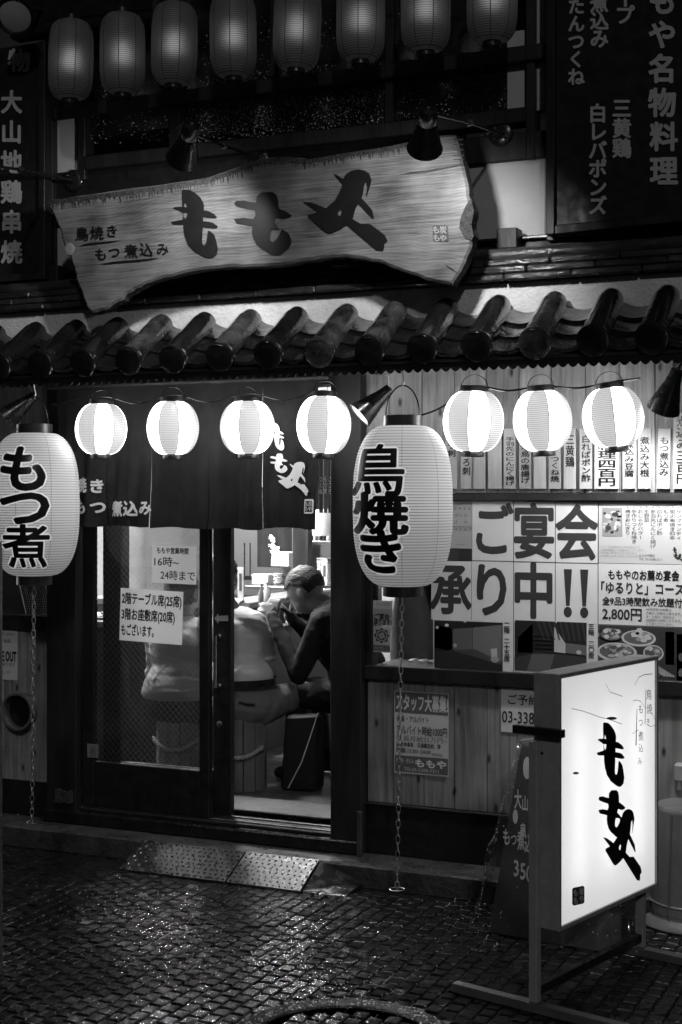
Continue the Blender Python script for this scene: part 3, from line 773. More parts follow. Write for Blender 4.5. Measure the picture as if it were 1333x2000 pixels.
# raindrops on the panes, painted near-white for sparkle
mb = MB(); rr = random.Random(3)
ico = [(0,0,1),(.9,0,.45),(.28,.85,.45),(-.73,.53,.45),(-.73,-.53,.45),(.28,-.85,.45),(1,.0,0),(.31,.95,0),(-.81,.59,0),(-.81,-.59,0),(.31,-.95,0)]
icf = [(0,1,2),(0,2,3),(0,3,4),(0,4,5),(0,5,1)]+[(1+i, 6+i, 6+(i+1) % 5) for i in range(5)]+[(1+i, 6+(i+1) % 5, 1+(i+1) % 5) for i in range(5)]
nd = 0
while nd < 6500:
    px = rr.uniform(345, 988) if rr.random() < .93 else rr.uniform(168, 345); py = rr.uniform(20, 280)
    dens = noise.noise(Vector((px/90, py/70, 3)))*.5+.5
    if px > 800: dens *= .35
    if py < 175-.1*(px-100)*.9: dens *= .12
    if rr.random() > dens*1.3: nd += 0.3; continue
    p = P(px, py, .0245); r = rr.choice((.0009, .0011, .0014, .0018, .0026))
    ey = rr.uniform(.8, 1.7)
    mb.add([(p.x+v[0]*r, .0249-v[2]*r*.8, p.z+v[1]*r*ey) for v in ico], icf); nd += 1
mk('raindrop_glints', mb, 'glint_droplet', uw, smooth='all', kind='stuff')
# dark canopy end at the top left
mb = MB(); a = P(18, 38, -.5); b = P(302, 50, -.5)
mb.box(P(18, 38, -.14).x, P(302, 50, -.14).x, -.14, -.06, P(240, 42, -.14).z, P(240, 42, -.14).z+.5)
mk('canopy', mb, 'dark_paint', None, bevel=.01, label='dark awning end above the two leftmost dim lanterns', cat='awning')

# ================================================================ boards of the upper storey
def vertical_board(name, xl, xr, yt, yb, Y, k, label, items, frame):
    """dark menu board; k: how much its far side swings (metres of y per metre of x)"""
    xw0, xw1 = X(xl, Y), X(xr, Y); zb, zt_ = Z(frame[0], yb, Y), Z(frame[0], yt, Y)
    b = empty(name, (xw0, Y, zb), label, 'sign')
    def yy(x): return Y+k*(x-xw0)
    def slab(n, x0, x1, z0, z1, dy, th, m):
        mb = MB(); vs = []
        for z in (z0, z1):
            for x, t in ((x0, 0), (x1, 0), (x1, th), (x0, th)): vs.append((x, yy(x)+dy+t, z))
        mb.add(vs, [(0,3,2,1),(4,5,6,7),(0,1,5,4),(1,2,6,5),(2,3,7,6),(3,0,4,7)])
        return mk(n, mb, m, b, bevel=.003)
    slab('panel', xw0, xw1, zb, zt_, 0, .03, 'menu_board')
    fw = .035
    slab('frame', xw0-.001-fw*(frame[1] == 'l'), xw0-.001 if frame[1] == 'l' else xw0+fw, zb-fw, zt_, -.02, .06, 'dark_wood') if frame[1] == 'l' else None
    if frame[1] == 'r': slab('frame', xw1+.001, xw1+fw, zb-fw, zt_, -.02, .06, 'dark_wood')
    slab('frame', xw0, xw1, zb-fw, zb-.001, -.018, .056, 'dark_wood')
    ik = Ink()
    lastx = None
    for c, x, y, w, h in items:
        if lastx is not None and (abs(x-lastx) > 12 or y < lasty or y-lasty > h*2): ik.part()
        lastx, lasty = x, y
        ik.char(c, x, y, w*1.12, h*1.12, .2, .035, rot=-PI/2 if c == 'ー' else 0)
    def f(x, y, l):
        d = ray(x, y)                       # onto the plane of the board
        t = (Y-.004+k*(EYE.x-xw0)-EYE.y)/(d.y-k*d.x); p = EYE+d*t
        return p+Vector((0, -l, 0))
    ik.build('lettering', f, b, 'menu_letter')
    return b
rt = []
for s_, x, y0, dy, w in (('もや名物料理', 1294, 2, 66.5, 50), ('ープ', 1221, -4, 34, 34), ('三黄鶏', 1215, 212, 39, 34), ('煮込み', 1171, 6, 35, 33), ('白レバポンズ', 1168, 222, 36, 33), ('たんつくね', 1126, 12, 34.7, 30)):
    for i, c in enumerate(s_): rt.append((c, x+(3 if i > 3 and w > 45 else 0), y0+i*dy, w, w*1.05))
vertical_board('menu_sign', 1086, 1370, -60, 440, -.09, -.12, 'dark upright menu board with four columns of brush lettering at the right', rt, (1100, 'l'))
lt = [('物', 38, 119, 40, 42)]
for i, c in enumerate('大山地鶏串焼'): lt.append((c, 23, 200+i*58.6, 38, 42))
vertical_board('menu_sign', -40, 80, 88, 535, -.12, 0.0, 'dark narrow menu board with one column of lettering at the left edge', lt, (40, 'r'))
# round dish lamp above it
dp = P(30, 32, -.35)
dl = empty('flood_lamp', dp, 'round glazed flood lamp in the top left corner, unlit', 'lamp')
ax = Vector((.25, -.75, -.6))
mk('housing', MB().lathe([(.02, -.07), (.06, -.06), (.085, -.01), (.088, .006), (.078, .006), (.07, .0)], dp, 28, ax, close=False), 'black_metal', dl, smooth=True)
mk('lens', MB().lathe([(.078, -.002), (.06, .004), (.001, .006)], dp, 28, ax, close=False), 'interior_wall', dl, smooth=True)
mk('bracket', MB().tube([dp+Vector((0, .04, .05)), (dp.x-.02, -.04, dp.z+.12)], .012, 8), 'black_metal', dl)

# ================================================================ the wooden signboard
YS = -.36
out_px = [(92,398),(100,389),(180,378),(300,362),(400,347),(440,334),(485,318),(510,309),(560,306),(600,310),(640,304),(700,294),(760,285),(800,276),(850,265),(888,262),(897,290),(905,320),(913,355),(919,392),(926,412),(921,440),(926,460),(918,490),(905,520),(890,545),(884,557),(860,552),(830,545),(790,531),(750,514),(712,506),(672,500),(640,503),(600,508),(560,515),(515,520),(460,520),(400,525),(350,535),(310,545),(285,553),(270,562),(250,572),(240,585),(226,592),(205,605),(178,611),(168,598),(160,575),(150,550),(145,530),(138,505),(127,482),(122,470),(118,450),(108,430)]
def wp(x, y, Y): p = P(x, y, Y); return (p.x, p.z)
def wob(pts, n=3, a=.003, seed=1):
    r = random.Random(seed); o = []
    for i, p in enumerate(pts):
        q = pts[(i+1) % len(pts)]
        for k in range(n):
            t = k/n; j = a if k else a*.3
            o.append((p[0]+(q[0]-p[0])*t+r.uniform(-j, j), p[1]+(q[1]-p[1])*t+r.uniform(-j, j)))
    return o
outline = wob([wp(x, y, YS) for x, y in out_px])
sb = empty('wooden_signboard', P(500, 540, YS), 'live edge wooden slab sign with black brush lettering above the eave', 'sign')
# slab: rough darker edge, lighter face
cxm = sum(p[0] for p in outline)/len(outline); czm = sum(p[1] for p in outline)/len(outline)
mb = MB()
loops = []
for y_, k_ in ((YS, -.010), (YS+.008, 0.0), (YS+.05, .004), (YS+.062, -.010)):
    loop = []
    n_ = len(outline)
    for i, p in enumerate(outline):
        a, b = Vector(outline[i-1]), Vector(outline[(i+1) % n_]); t = (b-a).normalized(); nn = Vector((t.y, -t.x))
        if nn.dot(Vector((p[0]-cxm, p[1]-czm))) < 0 and False: nn = -nn
        loop.append((p[0]-nn.x*k_*-1*-1, y_, p[1]-nn.y*k_*-1*-1))
    loops.append(loop)
n_ = len(outline)
tri = tessellate_polygon([[Vector((p[0], p[2], 0)) for p in loops[0]]])
vs = [p for l in loops for p in l]
fs = [tuple(t) for t in tri]; mi = [0]*len(fs)
for r_ in range(3):
    for i in range(n_): fs.append((r_*n_+i, r_*n_+(i+1) % n_, (r_+1)*n_+(i+1) % n_, (r_+1)*n_+i)); mi.append(0 if r_ == 0 else 1)
tri2 = tessellate_polygon([[Vector((p[0], p[2], 0)) for p in loops[3]]]); fs += [tuple(i+3*n_ for i in t) for t in tri2]; mi += [1]*len(tri2)
mb.v = vs; mb.f = fs; mb.m = mi
# wood of the slab: rings of growth bending round a knot
m, nt, b, o = base_mat('slab_wood')
v = coords(nt, (1, 1, 1), False)
n1 = N(nt, 'ShaderNodeTexNoise'); n1.inputs['Scale'].default_value = 1.7; n1.inputs['Detail'].default_value = 2
nt.links.new(v, n1.inputs['Vector'])
mp = N(nt, 'ShaderNodeMapping'); mp.inputs['Scale'].default_value = (.8, 1, 4.0); nt.links.new(v, mp.inputs[0])
ad = N(nt, 'ShaderNodeVectorMath', operation='ADD'); sc_ = N(nt, 'ShaderNodeVectorMath', operation='SCALE'); sc_.inputs['Scale'].default_value = 1.1
nt.links.new(n1.outputs['Color'], sc_.inputs[0]); nt.links.new(mp.outputs[0], ad.inputs[0]); nt.links.new(sc_.outputs[0], ad.inputs[1])
wv = N(nt, 'ShaderNodeTexWave', wave_type='BANDS', bands_direction='Z', wave_profile='SAW'); wv.inputs['Scale'].default_value = 7.0; wv.inputs['Distortion'].default_value = 3.0; wv.inputs['Detail'].default_value = 3; wv.inputs['Detail Scale'].default_value = 1.6
nt.links.new(ad.outputs[0], wv.inputs['Vector'])
mp2 = N(nt, 'ShaderNodeMapping'); mp2.inputs['Scale'].default_value = (5, 60, 120); nt.links.new(v, mp2.inputs[0])
n2 = N(nt, 'ShaderNodeTexNoise'); n2.inputs['Scale'].default_value = 1; n2.inputs['Detail'].default_value = 6; n2.inputs['Distortion'].default_value = .8; nt.links.new(mp2.outputs[0], n2.inputs['Vector'])
n3 = N(nt, 'ShaderNodeTexNoise'); n3.inputs['Scale'].default_value = 5; n3.inputs['Detail'].default_value = 4; nt.links.new(v, n3.inputs['Vector'])
m1 = N(nt, 'ShaderNodeMath', operation='MULTIPLY_ADD'); m1.inputs[1].default_value = .09; nt.links.new(wv.outputs['Fac'], m1.inputs[0])
m2 = N(nt, 'ShaderNodeMath', operation='MULTIPLY_ADD'); m2.inputs[1].default_value = .5; nt.links.new(n2.outputs[0], m2.inputs[0])
m3 = N(nt, 'ShaderNodeMath', operation='MULTIPLY'); m3.inputs[1].default_value = .6; nt.links.new(n3.outputs[0], m3.inputs[0])
nt.links.new(m3.outputs[0], m2.inputs[2]); nt.links.new(m2.outputs[0], m1.inputs[2])
total = m1.outputs[0]
cx_ = (min(p[0] for p in outline)+max(p[0] for p in outline))/2; cz_ = (min(p[1] for p in outline)+max(p[1] for p in outline))/2
for kx, ky, rad, fr in ((800, 408, .16, 210), (870, 520, .20, 170), (222, 575, .24, 150), (560, 430, .13, 240)):
    w_ = wp(kx, ky, YS)
    wq = N(nt, 'ShaderNodeVectorMath', operation='MULTIPLY'); wq.inputs[1].default_value = (.8, .3, 1.25); sb_ = N(nt, 'ShaderNodeVectorMath', operation='SUBTRACT'); sb_.inputs[1].default_value = (w_[0]-cx_, 0, w_[1]-cz_)
    nt.links.new(v, sb_.inputs[0]); nt.links.new(sb_.outputs[0], wq.inputs[0])
    nz_ = N(nt, 'ShaderNodeVectorMath', operation='SCALE'); nz_.inputs['Scale'].default_value = .2; nt.links.new(n1.outputs['Color'], nz_.inputs[0])
    a2 = N(nt, 'ShaderNodeVectorMath', operation='ADD'); nt.links.new(wq.outputs[0], a2.inputs[0]); nt.links.new(nz_.outputs[0], a2.inputs[1])
    ln = N(nt, 'ShaderNodeVectorMath', operation='LENGTH'); nt.links.new(a2.outputs[0], ln.inputs[0])
    ml = N(nt, 'ShaderNodeMath', operation='MULTIPLY'); ml.inputs[1].default_value = fr; nt.links.new(ln.outputs['Value'], ml.inputs[0])
    sn = N(nt, 'ShaderNodeMath', operation='SINE'); nt.links.new(ml.outputs[0], sn.inputs[0])
    fo = N(nt, 'ShaderNodeMapRange', interpolation_type='SMOOTHSTEP'); fo.inputs[1].default_value = rad*.2; fo.inputs[2].default_value = rad; fo.inputs[3].default_value = .034; fo.inputs[4].default_value = 0; nt.links.new(ln.outputs['Value'], fo.inputs[0])
    fm = N(nt, 'ShaderNodeMath', operation='MULTIPLY_ADD'); nt.links.new(sn.outputs[0], fm.inputs[0]); nt.links.new(fo.outputs[0], fm.inputs[1]); nt.links.new(total, fm.inputs[2]); total = fm.outputs[0]
nt.links.new(ramp(nt, total, [(.36, .25), (.54, .15), (.76, .045)]), b.inputs['Base Color'])
b.inputs['Roughness'].default_value = .36; b.inputs['Specular IOR Level'].default_value = .45
bp = N(nt, 'ShaderNodeBump'); bp.inputs['Strength'].default_value = .12; bp.inputs['Distance'].default_value = .004
nt.links.new(m1.outputs[0], bp.inputs['Height']); nt.links.new(bp.outputs[0], b.inputs['Normal'])
mk('slab', mb, ['slab_wood', 'bark'], sb)
def on(Y): return lambda x, y, l: (lambda p: Vector((p.x, p.y-l, p.z)))(P(x, y, Y))
ik = Ink()
for g in (MO1, MO2, YA):
    ik.poly(g[0], 0, g[1])
ik.build('brush_lettering', on(YS-.004), sb, 'ink')
ik = Ink()
for c, x, y, s_ in (('鳥', 161, 458, 27), ('焼', 190, 456, 27), ('き', 219, 452, 25), ('も', 198, 497, 25), ('つ', 224, 493, 24), ('煮', 257, 491, 27), ('込', 286, 488, 27), ('み', 318, 487, 25)):
    ik.char(c, x, y, s_, s_*1.05, .02, .018)
ik.poly([(155,481),(170,475),(240,469),(215,474)], .1); ik.poly([(193,517),(220,511),(320,503),(270,511)], .1)
ik.build('small_lettering', on(YS-.004), sb, 'ink')
# bark drips along the upper edge, cracks
rr = random.Random(5); ik = Ink()
top = [(95,398),(180,388),(300,372),(400,357),(440,344),(485,328),(510,318),(560,314),(600,318),(640,312),(700,302),(760,293),(800,284)]
for (x0, y0), (x1, y1) in zip(top[:-1], top[1:]):
    n = int((x1-x0)/4.2)
    for i in range(n):
        t = (i+rr.random())/n; x, y = x0+(x1-x0)*t, y0+(y1-y0)*t; L = rr.uniform(4, 17); w = rr.uniform(.7, 1.8)
        ik.poly([(x-w*1.4, y-3), (x+w*1.4, y-3), (x+w*.3+1, y+L), (x-w*.2+1, y+L*.8)], 0)
    ik.poly([(x0, y0-7), (x1, y1-7), (x1, y1+1.5), (x0, y0+1.5)], 0)
ik.part()
ik.poly([(780,341),(800,336),(830,333),(880,325),(906,318),(906,323),(870,330),(830,338),(800,341)], 0)
ik.part()
ik.poly([(868,515),(880,522),(894,532),(880,525)], 0)
ik.part()
for y in (272, 282, 292, 303, 311): ik.poly([(884,y),(905,y-1),(906,y+2),(886,y+1.5)], 0)
ik.part()
ik.poly([(921,388),(912,398),(900,425),(897,445),(908,465),(921,470),(926,460),(921,440),(926,412)], 0)
ik.build('bark_edge', on(YS-.003), sb, 'bark')
ik = Ink(); ik.poly([(845,443),(848,440),(870,439),(875,442),(877,468),(874,471),(850,472),(846,469)], .11)
mat('seal_brown', .035, .05, .5)
mat('seal_pale', .2, .25, .6)
ik.build('seal', on(YS-.0042), sb, 'seal_brown')
ik = Ink()
for c, x, y in (('も', 852, 449), ('も', 853, 465), ('や', 866, 466), ('炭', 866, 449)): ik.char(c, x, y, 15, 16, .4, .02)
ik.build('seal_lettering', on(YS-.0055), sb, 'seal_pale')
mk('knot', MB().lathe([(.027, 0), (.026, .004), (.016, .007), (.001, .003)], P(136, 487, YS-.0005), 20, (0, -1, 0), close=False), 'stump', sb, smooth=True)
for px in (355, 665, 820):
    p = P(px, 505, YS+.06); mk('mounting_block', MB().box(p.x-.05, p.x+.05, YS+.063, -.02, p.z-.03, p.z+.05), 'dark_wood', sb, bevel=.004)

# ================================================================ lamps
def spot(name, loc, to, power, size, blend, parent, r=.03):
    l = bpy.data.lights.new(name, 'SPOT'); l.energy = power; l.spot_size = math.radians(size); l.spot_blend = blend; l.shadow_soft_size = r
    o = bpy.data.objects.new(name, l); C.objects.link(o); o.parent = parent
    d = (Vector(to)-Vector(loc)); M = Matrix.LocRotScale(Vector(loc), d.to_track_quat('-Z', 'Y'), None)
    o.matrix_local = INV[parent.name] @ M if parent.name in INV else M
    return o
emit_mat('bulb_dim', 1.2); emit_mat('bulb_bright', 14.0)
mat('shade_inner', .6, .7, .5)
def arm_lamp(sh, to, joints, plate, label, power, rmouth=.062, on_=True):
    sh, to = Vector(sh), Vector(to); ax = (to-sh).normalized()
    l = empty('arm_lamp', plate, label, 'lamp', 'black arm lamps of the upper storey')
    body = mk('lamp_shade', MB().lathe([(.006, -.135), (.03, -.13), (.034, -.12), (.034, -.07), (.028, -.062), (.034, -.055), (rmouth, .045), (rmouth+.003, .052), (rmouth-.002, .052), (.032, -.05), (.02, -.055)], sh, 32, ax, close=False), 'black_metal', l, smooth=True)
    if on_:
        mk('bulb', MB().lathe([(.001, -.035), (.018, -.03), (.024, -.012), (.018, .004), (.001, .008)], sh, 16, ax, close=False), 'bulb_dim', l, smooth=True)
        spot('lamp_light', sh+ax*.055, to, power, 120, .7, l)
    pts = [Vector(j) for j in joints]
    for a, b in zip(pts[:-1], pts[1:]): mk('arm', MB().tube([a, b], .0065, 10), 'black_metal', l, smooth=True)
    for p in pts[:-1]: mk('joint', MB().lathe([(.012, -.012), (.013, .0), (.012, .012)], p, 14, (1, 0, .3)), 'galvanised', l, smooth=True)
    pl_ = Vector(plate)
    wp_ = mk('wall_plate', MB().lathe([(.05, 0), (.05, .012), (.042, .02), (.02, .022), (.018, .035)], pl_, 28, (0, -1, 0)), 'black_metal', l, smooth=True)
    for k in range(4):
        a = PI/4+k*PI/2; mk('screw', MB().lathe([(.006, 0), (.005, .004)], pl_+Vector((.032*math.cos(a), -.0205, .032*math.sin(a))), 10, (0, -1, 0)), 'chrome', wp_)
    return l
YL = -.85
s2 = P(832, 268, YL)
arm_lamp(s2, P(800, 600, -.17), [P(846, 222, YL-.02), P(918, 240, -.42), P(980, 262, -.06)], P(980, 262, -.013), 'shiny black arm lamp over the right end of the wooden sign', 15.0)
s1 = P(362, 292, YL)
arm_lamp(s1, P(270, 640, -.17), [P(352, 250, YL-.02), P(438, 285, -.42), P(505, 306, -.06)], P(506, 306, -.001), 'black arm lamp hanging over the left half of the wooden sign', 15.0)
s0 = P(-60, 345, YL)
arm_lamp(s0, P(-20, 560, -.1), [P(-62, 318, YL), P(40, 331, -.42), P(146, 353, -.06)], P(146, 353, -.001), 'arm lamp reaching out of the left edge across the menu board', 0, on_=False)

def clip_lamp(sh, ax, label, clamp, lit, power, to, rm=.055):
    sh = Vector(sh); ax = Vector(ax).normalized()
    l = empty('clip_lamp', sh, label, 'lamp', 'black clip lamps under the eave')
    mk('lamp_shade', MB().lathe([(.012, -.13), (.022, -.125), (.026, -.09), (.03, -.07), (rm, .03), (rm+.002, .036), (rm-.003, .036), (.028, -.06), (.01, -.065)], sh, 32, ax, close=False), 'black_metal', l, smooth=True)
    if lit:
        mk('reflector', MB().lathe([(.02, -.05), (rm-.004, .030), (rm-.006, .032)], sh, 32, ax, close=False), 'shade_inner', l, smooth=True)
        mk('bulb', MB().lathe([(.012, -.04), (.03, -.005), (.036, .010), (.001, .016)], sh, 20, ax, close=False), 'bulb_bright', l, smooth=True)
        spot('lamp_light', sh+ax*.04, sh+ax, power, 110, .7, l)
    b = sh-ax*.12; c_ = Vector(clamp)
    mk('arm', MB().tube([b, (b+c_)/2+Vector((.02, 0, .02)), c_], .006, 8), 'galvanised', l, smooth=True)
    mk('clamp', MB().box(c_.x-.015, c_.x+.015, c_.y-.03, c_.y+.03, c_.z-.012, c_.z+.03), 'black_plastic', l, bevel=.003)
    return l
pb = P(716, 800, -.36)
clip_lamp(pb, (-.62, -.42, -.66), 'lit clip lamp between the door curtain and the right big lantern', (pb.x+.05, -.36, ZE-.075), True, 2.2, None)
pa = P(26, 806, -.36)
clip_lamp(pa, (-.75, -.3, -.62), 'lit clip lamp at the left edge over the big lantern', (pa.x+.02, -.36, ZE-.075), True, 2.2, None)
pc_ = P(1302, 782, -.36)
clip_lamp(pc_, (-.35, .35, -.75), 'dark clip lamp at the right edge aimed at the plank wall', (pc_.x+.04, -.34, ZE-.075), True, 17.0, None, .06)

# ================================================================ lanterns
emit_paper('lamp_white', .80, 6.5, .3); emit_paper('lamp_grey', .36, .30, .05)
emit_paper('outline_glow', .8, .22, .3, .3, .4)
emit_paper('big_skin', .66, .07, .45, .5, .25); emit_paper('big_seam', .40, .05, .3)
emit_paper('dim_skin', .22, .0, .35, .4); emit_paper('dim_seam', .06, .0, .3)
_nt = MATS['dim_skin'].node_tree; _o = [n for n in _nt.nodes if n.type == 'OUTPUT_MATERIAL'][0]; _l = _o.inputs[0].links[0].from_socket
_rf = N(_nt, 'ShaderNodeBsdfRefraction'); _rf.inputs['Roughness'].default_value = .95; _rf.inputs['IOR'].default_value = 1.45; _rf.inputs[0].default_value = g3(.6)
_mx = N(_nt, 'ShaderNodeMixShader'); _mx.inputs[0].default_value = .22
_nt.links.new(_l, _mx.inputs[1]); _nt.links.new(_rf.outputs[0], _mx.inputs[2]); _nt.links.new(_mx.outputs[0], _o.inputs[0])
emit_mat('weak_bulb', 1.5)
mat('rib', .16, .18, .6); mat('rib_dark', .14, .15, .6); mat('lantern_cap', .02, .03, .3)
def shell(R, H, rc, p, q, ribs, panels, seam_deg, bulge=.0008, seg_pp=6, rw=.84):
    """skin of a paper lantern: ribbed rows, panels meeting at narrow seams. material 0 = panel a, 1 = panel b, 2 = seam, 3 = rib"""
    def r_(s): return rc+(R-rc)*max(0, (1-abs(s)**p))**(1/q)
    angs = []; pm = []
    for k in range(panels):
        a0 = 2*PI*k/panels; a1 = 2*PI*(k+1)/panels; sd = math.radians(seam_deg)
        angs.append(a0); pm.append(2)
        for j in range(seg_pp): angs.append(a0+sd+(a1-a0-sd)*j/seg_pp); pm.append(k % 2)
    n = len(angs); rows = []
    for i in range(ribs):
        a, b = -1+2*i/ribs, -1+2*(i+1)/ribs
        rows += [(a, 0, 0), (a+(b-a)*.42, bulge, 0), (a+(b-a)*rw, 0, 3)]
    rows.append((1, 0, 0))
    vs = []; fs = []; ms = []
    for s_, bl, _ in rows:
        rr_ = r_(s_)+bl
        vs += [(rr_*math.cos(a), rr_*math.sin(a), s_*H/2) for a in angs]
    for i in range(len(rows)-1):
        for k in range(n):
            fs.append((i*n+k, i*n+(k+1) % n, (i+1)*n+(k+1) % n, (i+1)*n+k))
            ms.append(3 if rows[i][2] == 3 else pm[k])
    mb = MB(); mb.v = vs; mb.f = fs; mb.m = ms
    return mb, r_
def bulb(name, parent, loc, power, r):
    l = bpy.data.lights.new(name, 'POINT'); l.energy = power; l.shadow_soft_size = r
    o = bpy.data.objects.new(name, l); C.objects.link(o); o.parent = parent; o.location = loc; return o
# small round lanterns
R1, H1 = .112, .222
def small_lantern():
    e = empty('round_lantern', (0, 0, 0))
    mb, r_ = shell(R1, H1, .044, 2.0, 1.75, 30, 8, 1.6)
    mk('lantern_skin', mb, ['lamp_white', 'lamp_grey', 'rib_dark', 'rib'], e, smooth='all', local=True, origin=(0, 0, 0))
    mk('top_ring', MB().lathe([(.044, .104), (.052, .110), (.052, .130), (.048, .132), (.044, .130)], (0, 0, 0), 28, close=False), 'lantern_cap', e, smooth=True, local=True)
    mk('bottom_ring', MB().lathe([(.040, -.106), (.044, -.112), (.044, -.130), (.040, -.132), (.036, -.128)], (0, 0, 0), 28, close=False), 'lantern_cap', e, smooth=True, local=True)
    hp = [(.05*math.cos(PI*k/10), 0, .128+.045*math.sin(PI*k/10)) for k in range(11)]
    mk('wire_handle', MB().tube(hp, .0016, 6), 'cable', e, smooth=True, local=True)
    mk('socket', MB().lathe([(.018, .05), (.02, .06), (.02, .115)], (0, 0, 0), 14), 'black_plastic', e, local=True)
    bulb('bulb_light', e, (0, 0, -.005), 1.4, .028)
    return e
sm = [(198, 838, .3, 0.02, 'leftmost of the small round lanterns, in front of the curtain above its lettering'),
      (338, 836, .75, 0.0, 'second small round lantern from the left, in front of the curtain'),
      (484, 835, .95, -.02, 'third small round lantern from the left, beside the brush lettering of the curtain'),
      (633, 830, .55, .03, 'fourth small round lantern from the left, beside a lit clip lamp'),
      (925, 823, .12, .03, 'round white lantern right of the big lantern, first before the menu plaques'),
      (1060, 822, .5, -.05, 'middle one of the three round lanterns before the menu plaques'),
      (1198, 815, .25, -.11, 'rightmost round lantern before the menu plaques, tilted')]
pro = None
YLN = -.36
lan_tops = []
for px, py, rz, tilt, lab in sm:
    o = small_lantern() if pro is None else copy_tree(pro)
    if pro is None: pro = o
    p = P(px, py, YLN); o.location = p; o.rotation_euler = (0, tilt, rz)
    q_ = random.Random(px); o.scale = (q_.uniform(.97, 1.03), q_.uniform(.97, 1.03), q_.uniform(.96, 1.03)); tag(o, lab, 'lantern', 'small round lanterns under the eave'); lan_tops.append(Vector((p.x, p.y, p.z+.15)))
cable('lantern_cord', [P(100, 790, YLN)]+[v for a, b in zip(lan_tops[:4], lan_tops[1:4]+[lan_tops[3]+Vector((.12, 0, -.02))]) for v in (a+Vector((0, .005, -.01)), (a+b)/2+Vector((0, 0, -.045)))], .0018, 'thin cord strung between the four lanterns before the curtain', 'cord')
cable('lantern_cord', [P(820, 812, YLN), P(860, 797, YLN)]+[v for a, b in zip(lan_tops[4:], lan_tops[5:]+[lan_tops[6]+Vector((.2, 0, .05))]) for v in (a+Vector((0, .005, -.02)), (a+b)/2+Vector((0, 0, -.035)))], .004, 'black cable strung between the three lanterns before the plaques', 'cord')
# big lanterns with lettering
R2, H2 = .191, .615
def big_lantern(px, py, Y, label, text, rz):
    p = P(px, py, Y)
    e = empty('paper_lantern', (p.x, p.y, p.z), label, 'lantern', 'big lettered lanterns beside the doorway')
    mb, r_ = shell(R2, H2, .072, 2.9, 2, 56, 8, 1.2, .0012, 8, .72)
    mb.v = [tuple(Matrix.Rotation(rz, 3, 'Z') @ Vector(v)) for v in mb.v]
    mk('lantern_skin', mb, ['big_skin', 'big_skin', 'big_seam', 'big_rib'], e, smooth='all', local=True, origin=(0, 0, 0))
    for nme, z in (('top_ring', H2/2), ('bottom_ring', -H2/2)):
        s_ = 1 if z > 0 else -1
        mk(nme, MB().lathe([(.070, z-.006*s_), (.076, z), (.076, z+.038*s_), (.070, z+.040*s_), (.066, z+.036*s_)], (0, 0, 0), 32, close=False), 'lantern_cap', e, smooth=True, local=True)
    mk('base_plate', MB().lathe([(.069, -H2/2-.036), (.069, -H2/2-.033)], (0, 0, 0), 32), 'black_plastic', e, local=True)
    hp = [(.07*math.cos(PI*k/12), 0, H2/2+.035+.12*math.sin(PI*k/12)) for k in range(13)]
    mk('wire_handle', MB().tube(hp, .0028, 6), 'cable', e, smooth=True, local=True)
    mk('hook', MB().tube([(0, 0, H2/2+.15), (.006, 0, H2/2+.17), (0, 0, H2/2+.19), (-.004, 0, H2/2+.21)], .003, 6), 'galvanised', e, local=True)
    # lettering wrapped round the skin, angle 0 towards the street camera
    k = ppm(px, Y); va = math.atan2(EYE.y-p.y, EYE.x-p.x)
    for nme, m_, bold, lift in (('letter_outline', 'outline_glow', .070, .0022), ('lettering', 'ink', .037, .0036)):
        ik = Ink()
        for c, x, y, w, h in text: ik.char(c, x, y, w, h, 0, bold-(.016 if c in '鳥煮' else 0))
        xs = [px-110+6*i for i in range(37)]; ys = [py-180+8*i for i in range(46)]
        ik.cut(xs, ys)
        def f(x, y, l, lift=lift):
            z = (py-y)/k; r = r_(max(-1, min(1, z/(H2/2))))
            sn = max(-.985, min(.985, (x-px)/k/(R2*1.02))); a = va+math.asin(sn)
            rr_ = r+lift+l*.3
            return Vector((rr_*math.cos(a), rr_*math.sin(a), z))
        ik.build(nme, f, e, m_, local=True)
    bulb('bulb_light', e, (0, 0, .05), .6, .04)
    return e, p
mat('big_rib', .34, .38, .6)
bl1, pb1 = big_lantern(787, 988, -.45, 'big white lantern lettered with three signs between doorway and window', [('鳥', 738, 922, 112, 104), ('焼', 744, 1003, 108, 84), ('き', 742, 1076, 108, 92)], .35)
bl2, pb2 = big_lantern(68, 985, -.45, 'big white lantern lettered in black at the left edge of the picture', [('も', 47, 918, 104, 94), ('つ', 50, 990, 104, 86), ('煮', 52, 1066, 98, 88)], .2)
# upper dim lanterns
R3, H3 = .098, .345
def upper_lantern():
    e = empty('upper_lantern', (0, 0, 0))
    mb, r_ = shell(R3, H3, .035, 5.0, 2.2, 38, 8, 2.2, .0009, 5, .72)
    mk('lantern_skin', mb, ['dim_skin', 'dim_skin', 'dim_seam', 'dim_rib'], e, smooth='all', local=True, origin=(0, 0, 0))
    mk('bottom_ring', MB().lathe([(.032, -H3/2+.004), (.038, -H3/2-.002), (.038, -H3/2-.02), (.033, -H3/2-.022)], (0, 0, 0), 24, close=False), 'lantern_cap', e, smooth=True, local=True)
    mk('top_ring', MB().lathe([(.032, H3/2-.004), (.038, H3/2+.002), (.038, H3/2+.02), (.033, H3/2+.022)], (0, 0, 0), 24, close=False), 'lantern_cap', e, smooth=True, local=True)
    mk('wire_handle', MB().tube([(0, 0, H3/2), (0, 0, H3/2+.12)], .002, 6), 'cable', e, local=True)
    mk('bulb', MB().lathe([(.001, -.045), (.02, -.04), (.03, -.02), (.026, .0), (.014, .02), (.012, .05)], (0, 0, 0), 16, close=False), 'weak_bulb', e, smooth=True, local=True)
    return e
mat('dim_rib', .10, .11, .6)
ordn = ['first', 'second', 'third', 'fourth', 'fifth', 'sixth', 'seventh', 'eighth']
pro = None
